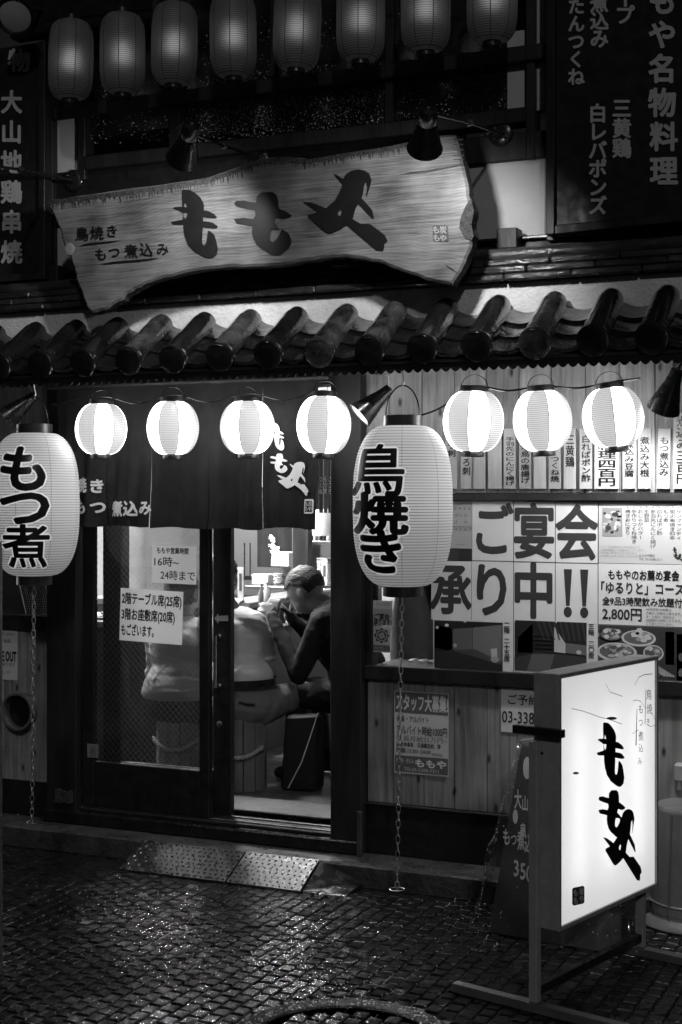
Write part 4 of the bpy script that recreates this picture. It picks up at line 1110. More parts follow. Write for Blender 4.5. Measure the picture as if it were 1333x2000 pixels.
for i, (px, py, tilt) in enumerate([(139, 117, .03), (240, 105, .0), (341, 86, .02), (456, 70, -.01), (581, 54, .05), (705, 36, .04), (832, 15, .0), (962, -6, -.02)]):
    o = upper_lantern() if pro is None else copy_tree(pro)
    if pro is None: pro = o
    o.location = P(px, py, -.26); o.rotation_euler = (0, tilt, i*.37)
    tag(o, 'dim long lantern, %s from the left in the upper row before the windows' % ordn[i], 'lantern', 'row of dim long lanterns above the sign')
cable('lantern_cord', [P(80, -10, -.26), P(350, -40, -.26), P(700, -80, -.26), P(1000, -110, -.26)], .004, 'cord carrying the upper row of dim lanterns', 'cord')

# chains hanging below the big lanterns
def chain(px, y0, y1, Y, label, bar_w, swing):
    a, b = P(px, y0, Y), P(px+swing, y1, Y)
    e = empty('chain', b, label, 'chain', 'chains hanging from the big lanterns')
    n = max(3, int((a-b).length/.0295))
    mb = MB(); pts = [(.0075*math.cos(t)*1.0, 0, .018*math.sin(t)) for t in [2*PI*k/10 for k in range(11)]]
    mb.tube(pts, .0023, 5, caps=False)
    me = None
    for i in range(n):
        f = (i+.5)/n; p = a+(b-a)*f
        if me is None:
            o = mk('link', mb, 'galvanised', e, smooth='all', local=True, origin=(0, 0, 0), recalc=False); me = o.data
        else:
            o = bpy.data.objects.new('link', me); C.objects.link(o); o.parent = e
        o.location = INV[e.name] @ p; o.rotation_euler = (0, 0, .35 if i % 2 else 1.75)
    mk('end_ring', MB().tube([(b.x+bar_w*math.cos(2*PI*k/20), b.y+bar_w*math.sin(2*PI*k/20), b.z) for k in range(21)], .0025, 6, caps=False), 'galvanised', e)
chain(786, 1166, 1737, -.45, 'steel chain hanging from the big lantern beside the window', .028, -10)
chain(67, 1138, 1606, -.45, 'steel chain hanging from the left big lantern before the vent', .022, -4)

# ================================================================ door curtain
YN = -.14
nx0, nx1 = X(112, YN), X(622, YN); nz1, nz0 = Z(370, 748, YN), Z(370, 1030, YN)
def nor_y(x, z):
    f = (nz1-z)/(nz1-nz0); u = (x-nx0)/(nx1-nx0)
    return YN + f**.7*(f*.5*.0+.019*math.sin(u*27+1.5*f+math.sin(u*9))*(.6+.4*math.sin(u*7))+.012*math.sin(u*52+1.3+2.5*f)+.005*math.sin(u*113+3*f)) + .004*math.sin(z*14+u*9)
nr = empty('door_curtain', ((nx0+nx1)/2, YN, nz0), 'dark split door curtain with white lettering hanging across the entrance', 'curtain')
cuts = [112, 206, 300, 408, 515, 622]
for i, (a, b) in enumerate(zip(cuts[:-1], cuts[1:])):
    x0, x1 = X(a, YN)+.0003, X(b, YN)-.0003; n, m_ = 26, 26; vs = []; dz = random.uniform(-.006, .006)
    for j in range(m_+1):
        for k in range(n+1):
            f = j/m_; x = x0+(x1-x0)*k/n; z = nz1+(nz0-nz1)*f+dz*f+.004*math.sin(x*23)*f
            e_ = abs(k/n-.5)*2
            vs.append((x+(.5-k/n)*.012*max(0, f-.45)*(1 if i % 2 else .4), nor_y(x, z)-.010*max(0, f-.3)*(e_**6), z))
    fs = [(j*(n+1)+k, j*(n+1)+k+1, (j+1)*(n+1)+k+1, (j+1)*(n+1)+k) for j in range(m_) for k in range(n)]
    mk('curtain_panel', MB().add(vs, fs), 'noren_cloth', nr, smooth='all')
mk('rod', MB().tube([(nx0-.05, YN, nz1+.005), (nx1+.05, YN, nz1+.005)], .012, 12), 'dark_wood', nr, smooth=True)
ik = Ink()
for c, x, y, s_ in (('鳥', 136, 947, 27), ('焼', 164, 948, 27), ('き', 193, 950, 26), ('も', 164, 990, 28), ('つ', 194, 991, 26), ('煮', 231, 994, 28), ('込', 260, 994, 28), ('み', 291, 992, 26)):
    ik.char(c, x, y, s_, s_*1.12, .8, .04)
    if c == 'き': ik.part()
ik.part()
logo(ik, MO1, 530, 558, 826, 880, .8); logo(ik, MO2, 529, 564, 886, 924, .8); logo(ik, YA, 545, 606, 902, 968, .8)
ik.part()
ik.poly([(597,975),(616,975),(618,978),(618,1001),(615,1003),(598,1003),(596,1000),(596,978)], .8, [[(599,978),(615,978),(615,1000),(599,1000)]])
for c, x, y in (('も', 603, 984), ('も', 603, 994), ('炭', 611, 984), ('や', 611, 994)): ik.char(c, x, y, 9, 11, .8)
ik.cut([112+4*i for i in range(129)], [820+16*i for i in range(13)])
def fn(x, y, l):
    p = P(x, y, YN); e_ = 0
    return Vector((p.x, nor_y(p.x, p.z)-.012-l, p.z))
ik.build('lettering', fn, nr, 'white_letter')

# ================================================================ paper notices
def notice(name, xl, xr, yt, yb, Y, label, cat, group=None, paper=.75, draw=None, rot=0.0, th=.0012, m=None, curl=0.0, thin='print'):
    x0, x1, z0, z1 = pxr(xl, xr, yt, yb, Y)
    e = empty(name, ((x0+x1)/2, Y, z0), label, cat, group)
    if rot:
        e.rotation_euler = (0, rot, 0)
        INV[e.name] = Matrix.Translation(Vector(((x0+x1)/2, Y, z0))).inverted()
    nn = 8; vs = []
    for z in (z0, z1):
        for k in range(nn+1):
            u = k/nn; vs.append((x0+(x1-x0)*u, Y-th-curl*(2*u-1)**2*(1 if z == z0 else .4), z))
    vs += [(v[0], v[1]+th*.8, v[2]) for v in vs]; q = 2*(nn+1)
    fs = [(k, k+1, nn+2+k, nn+1+k) for k in range(nn)]+[(q+k, q+nn+1+k, q+nn+2+k, q+k+1) for k in range(nn)]
    fs += [(k, q+k, q+k+1, k+1) for k in range(nn)]+[(nn+1+k, nn+2+k, q+nn+2+k, q+nn+1+k) for k in range(nn)]
    mb = MB().add(vs, fs)
    if m: mk('sheet', mb, m, e)
    else:
        o = mk('sheet', mb, thin, e)
        ca = o.data.color_attributes.new('Col', 'FLOAT_COLOR', 'CORNER'); ca.data.foreach_set('color', [paper, paper, paper, 1.0]*len(ca.data))
    if draw:
        ik = Ink(); draw(ik)
        def f(x, y, l):
            u = (x-xl)/(xr-xl); v = (y-yt)/(yb-yt)
            return Vector((x0+(x1-x0)*u, Y-th-.0009-curl*(2*u-1)**2*(.4+.6*v)-l, z1+(z0-z1)*v))
        if curl: ik.cut([xl+(xr-xl)*k/nn for k in range(1, nn)], [])
        ik.build('lettering', f, e)
    return e
G1 = 'big lettered sheets on the window'
YW = .004
KG = .045
def big(c):
    def d(ik): pass
    return d
def sheet_char(c, xl, xr, yt, yb, label, cx, cy, w, h, bold=.028, paper=.76):
    notice('paper_sheet', xl, xr, yt, yb, YW, label, 'notice', G1, paper, lambda ik: ik.char(c, cx, cy, w, h, KG, bold), curl=.001)
sheet_char('ご', 923, 1003, 980, 1095, 'white window sheet with the first kana sign of the banquet notice', 962, 1037, 84, 108)
sheet_char('宴', 1004.5, 1084.5, 980, 1097, 'white window sheet with the roofed middle sign of the top row', 1044, 1040, 84, 112)
sheet_char('会', 1086, 1168, 981, 1099, 'white window sheet with the pointed third sign of the top row', 1127, 1042, 86, 114)
sheet_char('承', 843, 921, 1096, 1211, 'white window sheet half behind the big lantern, start of the lower row', 881, 1153, 84, 104)
sheet_char('り', 922, 1003, 1097, 1213, 'white window sheet with the two stroke kana of the lower row', 961, 1154, 92, 112)
sheet_char('中', 1004.5, 1084.5, 1099, 1215, 'white window sheet with the upright box sign of the lower row', 1043, 1156, 86, 114)
def dexcl(ik):
    for x in (1110, 1142):
        ik.poly([(x-8, 1112), (x+8, 1112), (x+3.5, 1184), (x-3.5, 1184)], KG); ik.ell(x, 1196, 8, 10.5, KG)
notice('paper_sheet', 1086, 1168, 1101, 1218, YW, 'white window sheet with two exclamation marks', 'notice', G1, .76, dexcl, curl=.001)
# calendar
def dcal(ik):
    ik.auto = False
    for r_, row in enumerate((['', '3', '4', '5', '6'], ['', '10', '11', '12', ''], ['', '17', '', '19', ''], ['23', '24', '25', '26', '27'], ['30', '', '', '', ''])):
        for k, t in enumerate(row):
            if t: ik.line(t, 881+k*9.4-3, 881+k*9.4+(4 if len(t) > 1 else 1), 993+r_*13.5, 8, .05)
    ik.line('ールカー', 890, 914, 1064, 5, .1)
    ik.rect(884, 922, 1028, 1030, .25)
notice('calendar', 870, 922, 980, 1071, YW, 'grey month calendar sheet half hidden by the big lantern', 'calendar', None, .42, dcal)
# menu sheet, top right
def dmenu(ik):
    cols = ['サンファンチィ', '炭火串焼き四本', 'もつ煮', '白ればポン酢', '手羽先にんにく揚げ', '生野菜', 'おじゃがバター', '手作りつくね焼き', '焼きおにぎり']
    for i, t in enumerate(cols):
        x = 1327-i*12.4; ik.col_(t, x, 995, 995+len(t)*8.4, 11.5, .06); ik.ell(x, 991, 1.1, 1.1, .05, n=8)
    ik.rect(1177, 1217, 992, 1049, .32)
    rr = random.Random(9)
    for k in range(26): ik.ell(rr.uniform(1182, 1212), rr.uniform(998, 1044), rr.uniform(2, 7), rr.uniform(2, 5), rr.choice((.06, .12, .6, .7, .45)))
    for k, t in enumerate(('※コース料理は仕入れ状況により', '内容が変更になる場合がございます。', 'その他ご希望がございましたら', 'お気軽にお申し付けくださいませ。')): ik.line(t, 1174, 1174+5.2*len(t), 1069+k*6, 5.4, .35)
    ik.line('ももや中野店', 1250, 1281, 1085, 6, .12); ik.line('TEL 03-3388-7311', 1250, 1296, 1092, 6, .12)
    logo(ik, MO1, 1315, 1323, 1067, 1080, .03); logo(ik, MO2, 1316, 1326, 1080, 1090, .03); logo(ik, YA, 1320, 1335, 1080, 1095, .03)
notice('course_menu', 1170, 1345, 981, 1101, YW, 'menu sheet with vertical columns and a small food picture on the window', 'notice', None, .6, dmenu)
def dcourse(ik):
    ik.line('ももやのお薦め宴会', 1188, 1328, 1124, 21, .015, .03)
    ik.line('「ゆるりと」コース', 1163, 1338, 1150, 25, .03, .03)
    ik.line('全9品3時間飲み放題付', 1177, 1334, 1176, 18, .02, .022)
    ik.line('2,800円', 1177, 1257, 1201, 27, .03, .02)
    for k, t in enumerate(('※3時間飲み放題は、', '月曜日~木曜日に限ります。', '金・土曜日・祝前日は', '2時間飲み放題になります。', 'ご了承くださいませ。')): ik.line(t, 1263, 1263+5.6*len(t), 1190+k*7, 6.2, .1)
notice('course_notice', 1169.5, 1345, 1102, 1222, YW, 'white notice with the course price 2,800 on the window', 'notice', None, .76, dcourse)
# photographs of the upstairs rooms
def dph1(ik):
    ik.rect(849, 983, 1214, 1311, .02)
    ik.poly([(849,1222),(884,1230),(884,1275),(849,1268)], .13); ik.poly([(886,1230),(924,1226),(924,1268),(886,1272)], .12); ik.poly([(925,1226),(981,1218),(981,1292),(925,1270)], .17)
    for k in range(4): ik.rect(889+k*9, 896+k*9, 1234, 1245, .5)
    ik.rect(929, 980, 1223, 1244, .42); 
    for k in range(12): ik.rect(930+k*4.1, 931.2+k*4.1, 1225, 1241, .2)
    ik.poly([(852,1278),(885,1270),(981,1295),(981,1311),(852,1311)], .028); ik.poly([(852,1276),(930,1268),(981,1290),(981,1296),(885,1272)], .07)
    ik.poly([(960,1266),(972,1264),(973,1290),(962,1290)], .5); ik.ell(968, 1286, 8, 6, .35); ik.ell(890, 1262, 4, 4, .4); ik.ell(874, 1223, 4, 3, .8); ik.ell(855, 1228, 3, 3, .7); ik.ell(910, 1212.8+2, 3, 1.5, .7)
    for i, c in enumerate('二階'): ik.char(c, 991, 1218+i*11, 12, 12, .02, .02)
    for i, c in enumerate('二十五席'): ik.char(c, 991, 1249+i*11.5, 12, 12, .02, .02)
notice('room_photograph', 847, 1003, 1211, 1315, YW, 'dark photograph of a counter room with seat count strip, on the window', 'photograph', None, .72, dph1)
def dph2(ik):
    ik.rect(1006, 1147, 1214, 1313, .02)
    ik.poly([(1013,1248),(1042,1219),(1042,1277),(1012,1278)], .55); ik.poly([(1084,1224),(1106,1256),(1106,1275),(1084,1273)], .5)
    ik.poly([(1106,1255),(1147,1258),(1147,1278),(1106,1274)], .14)
    for k in range(9): ik.poly([(1050+k*11,1214),(1053+k*11,1214),(1066+k*10,1250),(1063+k*10,1250)], .055)
    for k in range(4): ik.rect(1044, 1082, 1244+k*8, 1246+k*8, .4 if k % 2 else .2)
    ik.poly([(1006,1288),(1050,1276),(1147,1280),(1147,1313),(1006,1313)], .05); ik.poly([(1040,1280),(1085,1278),(1075,1313),(1030,1313)], .12)
    ik.rect(1102, 1147, 1278, 1284, .25); ik.ell(1132, 1272, 5, 4, .5)
    for i, c in enumerate('三階'): ik.char(c, 1156, 1221+i*12, 12, 12, .02, .02)
    for i, c in enumerate('二〇席'): ik.char(c, 1156, 1254+i*12, 12, 12, .02, .02)
notice('room_photograph', 1004.5, 1168, 1213, 1320, YW, 'photograph of an attic room with slanting beams on the window', 'photograph', None, .7, dph2)
def dfood(ik):
    ik.rect(1171, 1345, 1224, 1336, .05)
    rr = random.Random(4)
    def dish(cx, cy, rx, ry, k, seed):
        ik.ell(cx, cy, rx, ry, .62); ik.ell(cx, cy-1, rx*.86, ry*.8, .14); r2 = random.Random(seed)
        for q in range(k):
            a, r_ = r2.uniform(0, 6.3), r2.random()**.5
            ik.ell(cx+math.cos(a)*r_*rx*.65, cy-3+math.sin(a)*r_*ry*.6, r2.uniform(3, 8), r2.uniform(2, 4.5), r2.choice((.1, .22, .35, .5, .65)))
    dish(1195, 1243, 26, 14, 20, 1); dish(1249, 1247, 34, 16, 26, 2); dish(1206, 1276, 40, 19, 30, 3); dish(1278, 1275, 20, 16, 16, 5); dish(1262, 1302, 26, 12, 14, 6)
    ik.poly([(1236,1245),(1246,1228),(1254,1226),(1264,1245)], .6)
    ik.rect(1301, 1318, 1232, 1296, .22); ik.rect(1323, 1339, 1236, 1330, .34); ik.ell(1331, 1280, 5, 8, .1); ik.ell(1331, 1310, 5, 8, .15)
    for k in range(6): ik.poly([(1240+k*6,1292),(1243+k*6,1291),(1290+k*6,1318),(1287+k*6,1320)], .4)
notice('food_photograph', 1170, 1345, 1223, 1338, YW, 'photograph of dishes of food on the window above the lit sign', 'photograph', None, .2, dfood)
# stickers on the glass beside the lantern
def dst1(ik):
    ik.line('安心の受賞店', 735, 765, 1180, 7, .25); ik.rect(729, 767, 1189, 1204, .45)
    ik.line('ご宴会', 731, 762, 1205, 14, .03, .03); ik.line('承ります!', 731, 766, 1216, 12, .03, .03)
notice('window_sticker', 729.5, 767, 1173, 1222, .002, 'narrow sticker advertising banquets on the glass beside the door', 'sticker', None, .62, dst1)
def dst2(ik):
    ik.poly([(746,1226),(762,1241),(746,1257),(731,1241)], .04); ik.rect(735, 758, 1230, 1253, .12); ik.ell(746.5, 1241.5, 11, 11, .5); ik.ell(746.5, 1241.5, 9, 9, .08)
    for k in range(4): ik.ell(746.5+4*math.cos(k*1.57+.4), 1241.5+4*math.sin(k*1.57+.4), 3, 3, .5)
    ik.rect(730, 762, 1260, 1271, .2); ik.line('宴会 予約', 732, 750, 1266, 5, .6)
notice('window_sticker', 729.5, 763, 1223, 1274, .002, 'square sticker with a round emblem, below the banquet sticker', 'sticker', None, .66, dst2)
# staff poster
def dstaff(ik):
    ik.rect(772.5, 876, 1353, 1394, .13); ik.rect(772.5, 876, 1478, 1510, .13)
    ik.line('スタッフ大募集!', 774, 877, 1374, 34, .72, .03)
    ik.line('社員・アルバイト', 776, 840, 1406, 13, .02, .012)
    ik.line('アルバイト時給1000円', 775, 875, 1428, 20, .1, .02)
    ik.line('社員月給25万円~', 775, 875, 1444, 12, .12)
    ik.line('待遇:食事有、交通費支給、等', 775, 862, 1456, 10, .02, .012)
    ik.line('時間:15:00~24:00', 775, 843, 1468, 10, .02, .008); ik.line('(時間応相談)', 845, 866, 1472, 6, .02)
    ik.line('もつ焼・煮込み', 774, 810, 1488, 10, .65); ik.line('ももや', 811, 874, 1491, 17, .8, .04)
    ik.line('TEL03-3388-7311', 790, 860, 1504, 9, .65)
notice('staff_poster', 771, 877, 1352, 1513, -.003, 'staff wanted poster with dark bands on the planks behind the chain', 'poster', None, .62, dstaff, curl=.0015)
def dphone(ik):
    ik.line('ご予約は', 990, 1076, 1369, 22, .03, .012); ik.line('03-3388-7311', 981, 1110, 1403, 32, .02, .008)
notice('phone_notice', 979, 1118, 1347, 1434, -.003, 'white telephone notice partly hidden by the lit sign', 'notice', None, .72, dphone)
def dout(ik):
    ik.line('TAKE', -20, 10, 1281, 26, .03, .03); ik.line('OUT', 12, 33, 1281, 26, .03, .05); ik.line('全品', 8, 22, 1251, 8, .05); ik.line('承ります', 5, 31, 1297, 8, .04)
    ik.line('お土産 唐揚げ', -10, 33, 1238, 7, .4); ik.line('ももや', -8, 22, 1313, 10, .2)
notice('takeout_notice', -22, 35, 1230, 1327, -.003, 'white take out notice at the left picture edge above the vent', 'notice', None, .66, dout)
# notices on the closed sliding door
def dhour(ik):
    ik.line('ももや営業時間', 306, 369, 1076, 13, .02, .03); ik.line('16時~', 298, 350, 1098, 20, .02, .012); ik.line('24時まで', 314, 383, 1124, 20, .02, .012)
notice('hours_notice', 297, 384, 1066, 1140, -.012, 'paper notice with opening hours high on the glass door', 'notice', None, .85, dhour, rot=.015, curl=.001, thin='print_thin')
def dseat(ik):
    ik.line('2階テーブル席(25席)', 237, 354, 1172, 24, .02, .03); ik.line('3階お座敷席(20席)', 237, 342, 1203, 24, .02, .03); ik.line('もございます。', 237, 308, 1234, 24, .02, .03)
notice('seats_notice', 234, 356, 1152, 1255, -.012, 'larger paper notice about upstairs seats on the glass door', 'notice', None, .9, dseat, rot=.03, curl=.001, thin='print_thin')
def dsq(ik): ik.rect(176, 189, 1458, 1478, .16); ik.line('火', 178, 186, 1466, 9, .4)
notice('door_sticker', 171, 193, 1453, 1480, -.026, 'small grey sticker low on the left door stile', 'sticker', None, .2, dsq)

# ================================================================ hanging menu plaques
def plaque(xl, xr, yt, yb, t, ty0, ty1, w, label, rot=0.0, bold=.02):
    Y = -.012; x0, x1, z0, z1 = pxr(xl, xr, yt, yb, Y)
    e = empty('menu_plaque', ((x0+x1)/2, Y, z0), label, 'plaque', 'wooden menu plaques on the plank wall')
    mk('board', MB().box(x0, x1, Y-.006, Y+.004, z0, z1), 'plaque', e, bevel=.001)
    if t:
        ik = Ink(); ik.col_(t, (xl+xr)/2, ty0, ty1, w, .01, bold)
        ik.build('lettering', on(Y-.0072), e, 'ink')
    e.rotation_euler = (0, rot, 0)
PL = [(871, 894, 'かつ刺', 850, 893, 'plaque ending in a knife sign at the big lantern edge'), (901, 922, 'まぐろ刺', 860, 929, 'plaque below the first lantern before the plank wall'),
      (926, 949, '', 0, 0, 'blank plaque under the first lantern'), (955, 981, '', 0, 0, 'blank wide plaque left of the longest text'),
      (985, 1008, '手羽先のにんにく揚げ', 853, 949, 'plaque with the longest column of small text'), (1015, 1038, '地鳥の唐揚げ', 868, 945, 'plaque at the left edge of the middle lantern'),
      (1044, 1067, '', 0, 0, 'blank plaque under the middle lantern'), (1073, 1096, 'つくね焼', 890, 942, 'four sign plaque right below the middle lantern'),
      (1102, 1125, '三黄鶏', 848, 913, 'three sign plaque between the middle and right lanterns'), (1133, 1157, '白ればポン酢', 850, 942, 'six sign plaque left of the right lantern'),
      (1162, 1210, '料理四百円', 862, 950, 'widest plaque with big price lettering under the right lantern'), (1217, 1242, '煮込み豆腐', 862, 932, 'plaque right beside the widest plaque'),
      (1247, 1272, '煮込み大根', 853, 932, 'second plaque right of the widest plaque'), (1284, 1309, 'もつ煮込み', 853, 930, 'plaque hanging slightly askew near the right edge'),
      (1316, 1352, '煮込み三百円', 812, 946, 'tall plaque cut by the right picture edge')]
for i, (a, b, t, y0, y1, lab) in enumerate(PL):
    plaque(a, b, 837 if a < 1310 else 805, 955, t, y0, y1, (b-a)*.78, 'wooden menu ' + lab, .02 if a == 1284 else random.uniform(-.006, .006), .02)

# ================================================================ lit box sign on legs
A, B = G(1051, 1972), G(1247, 1868)
e1 = (B-A).normalized(); nf = Vector((e1.y, -e1.x, 0)); HT = .07
ls = empty('lit_box_sign', ((A+B)/2).to_tuple(), 'lit white box sign with black brush lettering on a metal stand', 'sign')
LW = (B-A).length
zb, zt_ = .255, 1.045; HB = -.016
def lp(s_, d, z): return A+e1*s_+nf*d+Vector((0, 0, z))
def lbox(n, s0, s1, d0, d1, z0, z1, m, bev=.002, par=None):
    vs = [lp(*q) for q in ((s0,d0,z0),(s1,d0,z0),(s1,d1,z0),(s0,d1,z0),(s0,d0,z1),(s1,d0,z1),(s1,d1,z1),(s0,d1,z1))]
    return mk(n, MB().add(vs, [(0,3,2,1),(4,5,6,7),(0,1,5,4),(1,2,6,5),(2,3,7,6),(3,0,4,7)]), m, par or ls, bevel=bev)
S0, S1 = .0, LW
fb = .02
lbox('side_panel', S0, S0+.012, HB, HT, zb, zt_, 'box_metal')
lbox('side_panel', S1-.012, S1, HB, HT, zb, zt_, 'box_metal')
lbox('top_panel', S0+.0125, S1-.0125, HB, HT, zt_-.012, zt_, 'box_metal')
lbox('bottom_panel', S0+.0125, S1-.0125, HB, HT, zb, zb+.012, 'box_metal')
mat('box_inner', .75, .8, .7)
lbox('back_panel', S0+.0125, S1-.0125, HB, HB+.006, zb+.0125, zt_-.0125, 'box_inner')
emit_mat('tube_light', 1.45)
emit_paper('acrylic', .78, .8, .8, .25, .5)
fp = lbox('face_panel', S0+.013, S1-.013, HT-.005, HT-.001, zb+.013, zt_-.013, 'acrylic', 0)
for q in range(3):
    s_ = S0+LW*(.2+.3*q)
    mk('tube', MB().tube([lp(s_, .006, zb+.12), lp(s_, .006, zt_-.15)], .014, 10), 'tube_light', ls, smooth=True)
    if q == 0: pass
def fface(off):
    p0 = A+nf*(HT+off)
    def f(x, y, l):
        d = ray(x, y); t = (p0-EYE).dot(nf)/d.dot(nf); return EYE+d*t+nf*l
    return f
ik = Ink()
logo(ik, MO1, 1166, 1220, 1411, 1537, 0); logo(ik, MO2, 1169, 1222, 1543, 1635, 0); logo(ik, YA, 1178, 1254, 1580, 1720, 0)
ik.build('brush_lettering', fface(.0005), ls, 'ink')
ik = Ink()
for c, x, y, s_ in (('鳥', 1268, 1357, 22), ('焼', 1269, 1385, 22), ('き', 1266, 1410, 16)): ik.char(c, x, y, s_*.5, s_, 0)
for c, x, y, s_ in (('も', 1252, 1385, 20), ('つ', 1252, 1411, 18), ('煮', 1252, 1438, 20), ('込', 1252, 1461, 18), ('み', 1250, 1487, 16)): ik.char(c, x, y, s_*.5, s_, 0)
ik.poly([(1261.5,1347),(1262.6,1347),(1260.6,1415),(1259.6,1415)], 0); ik.poly([(1244,1385),(1245,1385),(1243.5,1456),(1241.5,1456)], 0)
ik.build('small_lettering', fface(.0005), ls, 'ink')
ik = Ink(); ik.poly([(1120,1734),(1139,1730),(1142,1733),(1142,1762),(1139,1765),(1121,1769),(1118,1766),(1118,1737)], .06)
ik.build('seal', fface(.0005), ls, 'ink_grey')
ik = Ink()
for c, x, y in (('も', 1125, 1744), ('も', 1125, 1759), ('炭', 1136, 1741), ('や', 1136, 1756)): ik.char(c, x, y, 10, 15, .8, .03)
ik.build('seal_lettering', fface(.0018), ls, 'white_letter')
# cracks in the acrylic
ik = Ink(); rr = random.Random(2)
def crack(pts, w):
    for (x0, y0), (x1, y1) in zip(pts[:-1], pts[1:]): ik.poly([(x0, y0-w), (x1, y1-w), (x1, y1+w), (x0, y0+w)], .2)
crack([(1117,1384),(1140,1389),(1170,1400),(1190,1405),(1215,1414)], .6); crack([(1237,1369),(1243,1367),(1252,1370),(1262,1385)], .6); crack([(1240,1338),(1248,1323),(1258,1318),(1275,1316)], .7)
crack([(1274,1392),(1279,1405),(1280,1416),(1284,1420)], .7); crack([(1183,1335),(1192,1352),(1205,1356),(1216,1360)], .6); crack([(1266,1417),(1272,1419),(1281,1416)], .5); crack([(1236,1433),(1244,1427),(1248,1426)], .5)
ik.ell(1125, 1510, 6, 2.5, .35); ik.ell(1195, 1403, 10, 3, .5)
ik.build('crack_lines', fface(.0004), ls, 'ink_grey')
# rim around the face
for q in ((S0, S0+.013, zb, zt_), (S1-.013, S1, zb, zt_), (S0+.0135, S1-.0135, zt_-.013, zt_), (S0+.0135, S1-.0135, zb, zb+.013)):
    lbox('face_rim', q[0], q[1], HT+.0005, HT+.007, q[2], q[3], 'box_metal', .001)
# clamp bar, legs, feet
lbox('clamp_bar', -.03, -.004, -.075, HT+.03, zt_-.19, zt_-.165, 'black_metal')
for s_, nm in ((-.018, 'leg'), (S1+.018, 'leg')):
    lbox('leg', s_-.014, s_+.014, -.014, .014, .03, zt_-.21 if s_ < 0 else zt_-.2, 'box_metal')
    lbox('foot', s_-.018, s_+.018, -.30, .32, .0, .029, 'grey_plastic')
lbox('cross_rail', -.003, S1+.003, -.013, .013, .05, .078, 'black_metal')
lbox('slot', -.0025, -.0005, -.02, .02, zt_-.25, zt_-.243, 'ink', 0)

# ================================================================ folding blackboard in a plastic cover
bl, br = G(940, 1800), G(1235, 1846)
ab = empty('folding_board', ((bl+br)/2).to_tuple(), 'folding blackboard with chalk menu wrapped in clear plastic behind the lit sign', 'sign')
tl = P(1022, 1452, -.36); trr = P(1215, 1440, -.36)
W_ = (br-bl)
bl2, br2 = G(968, 1838), G(1215, 1850)
def quad_slab(n, a, b, c_, d, th, m):
    nn = ((b-a).cross(d-a)).normalized()*th
    vs = [a, b, c_, d, a+nn, b+nn, c_+nn, d+nn]
    return mk(n, MB().add(vs, [(0,1,2,3),(7,6,5,4),(0,4,5,1),(1,5,6,2),(2,6,7,3),(3,7,4,0)]), m, ab, bevel=.002)
fa, fbq = G(958, 1822), G(1215, 1866)
quad_slab('front_board', fa, fbq, trr, tl, .015, 'chalkboard')
ba, bb = G(985, 1760), G(1225, 1790)
quad_slab('back_board', ba, bb, trr+Vector((0, .025, 0)), tl+Vector((0, .025, 0)), -.015, 'chalkboard')
nb = ((fbq-fa).cross(tl-fa)).normalized()
if nb.y > 0: nb = -nb
def fbd(x, y, l):
    d = ray(x, y); p0 = fa+nb*.018; t = (p0-EYE).dot(nb)/d.dot(nb); return EYE+d*t+nb*l
ik = Ink()
for c, x, y, w, h in (('大', 1012, 1562, 15, 40), ('山', 1026, 1570, 13, 32), ('串', 1022, 1622, 12, 30), ('も', 990, 1635, 16, 36), ('つ', 1004, 1640, 13, 28), ('煮', 1018, 1642, 15, 40), ('込', 1032, 1648, 15, 40), ('3', 1009, 1695, 24, 44), ('5', 1022, 1701, 24, 44), ('0', 1034, 1706, 24, 44)):
    ik.char(c, x, y, w, h, .5, .02)
ik.ell(1007, 1595, 5, 14, .4); ik.ell(1030, 1500, 8, 22, .15)
ik.build('chalk_lettering', fbd, ab, 'white_letter')
# plastic cover: a crumpled skirt around the boards
mb = MB(); n, m_ = 40, 14; rr = random.Random(8)
cen_b = (fa+fbq+ba+bb)/4; cen_t = (tl+trr)/2+Vector((0, .01, .0))
ring_b = []; ring_t = []
crn_b = [fa+Vector((-.06, -.09, .03)), fbq+Vector((.07, -.10, .015)), bb+Vector((.05, .04, .05)), ba+Vector((-.06, .04, .06))]
crn_t = [tl+Vector((-.008, -.03, .012)), trr+Vector((.01, -.03, .012)), trr+Vector((.01, .045, .012)), tl+Vector((-.008, .045, .012))]
def loop(cr):
    o = []
    for i in range(4):
        a, b = cr[i], cr[(i+1) % 4]; k = 14 if i % 2 == 0 else 6
        o += [a+(b-a)*(j/k) for j in range(k)]
    return o
lb, lt_ = loop(crn_b), loop(crn_t); n = len(lb); vs = []
for j in range(m_+1):
    f = j/m_
    for i in range(n):
        p = lt_[i]+(lb[i]-lt_[i])*f
        q = nvec(Vector((i*.55, j*.45, 1.7)))
        dd = (p-Vector((cen_b.x, cen_b.y, p.z))).normalized()
        vs.append(p+dd*(q.x*.03*f+.02*math.sin(i*1.9)*f**3)+Vector((0, 0, (q.y*.02 if j > 0 else 0)+(.05*abs(noise.noise(Vector((i*.4, 5, 2)))) if j == m_ else 0))))
fs = [(j*n+i, j*n+(i+1) % n, (j+1)*n+(i+1) % n, (j+1)*n+i) for j in range(m_) for i in range(n)]+[tuple(range(n))]
mk('plastic_cover', MB().add(vs, fs), 'plastic_sheet', ab, smooth='all')
mb = MB(); rr = random.Random(12)
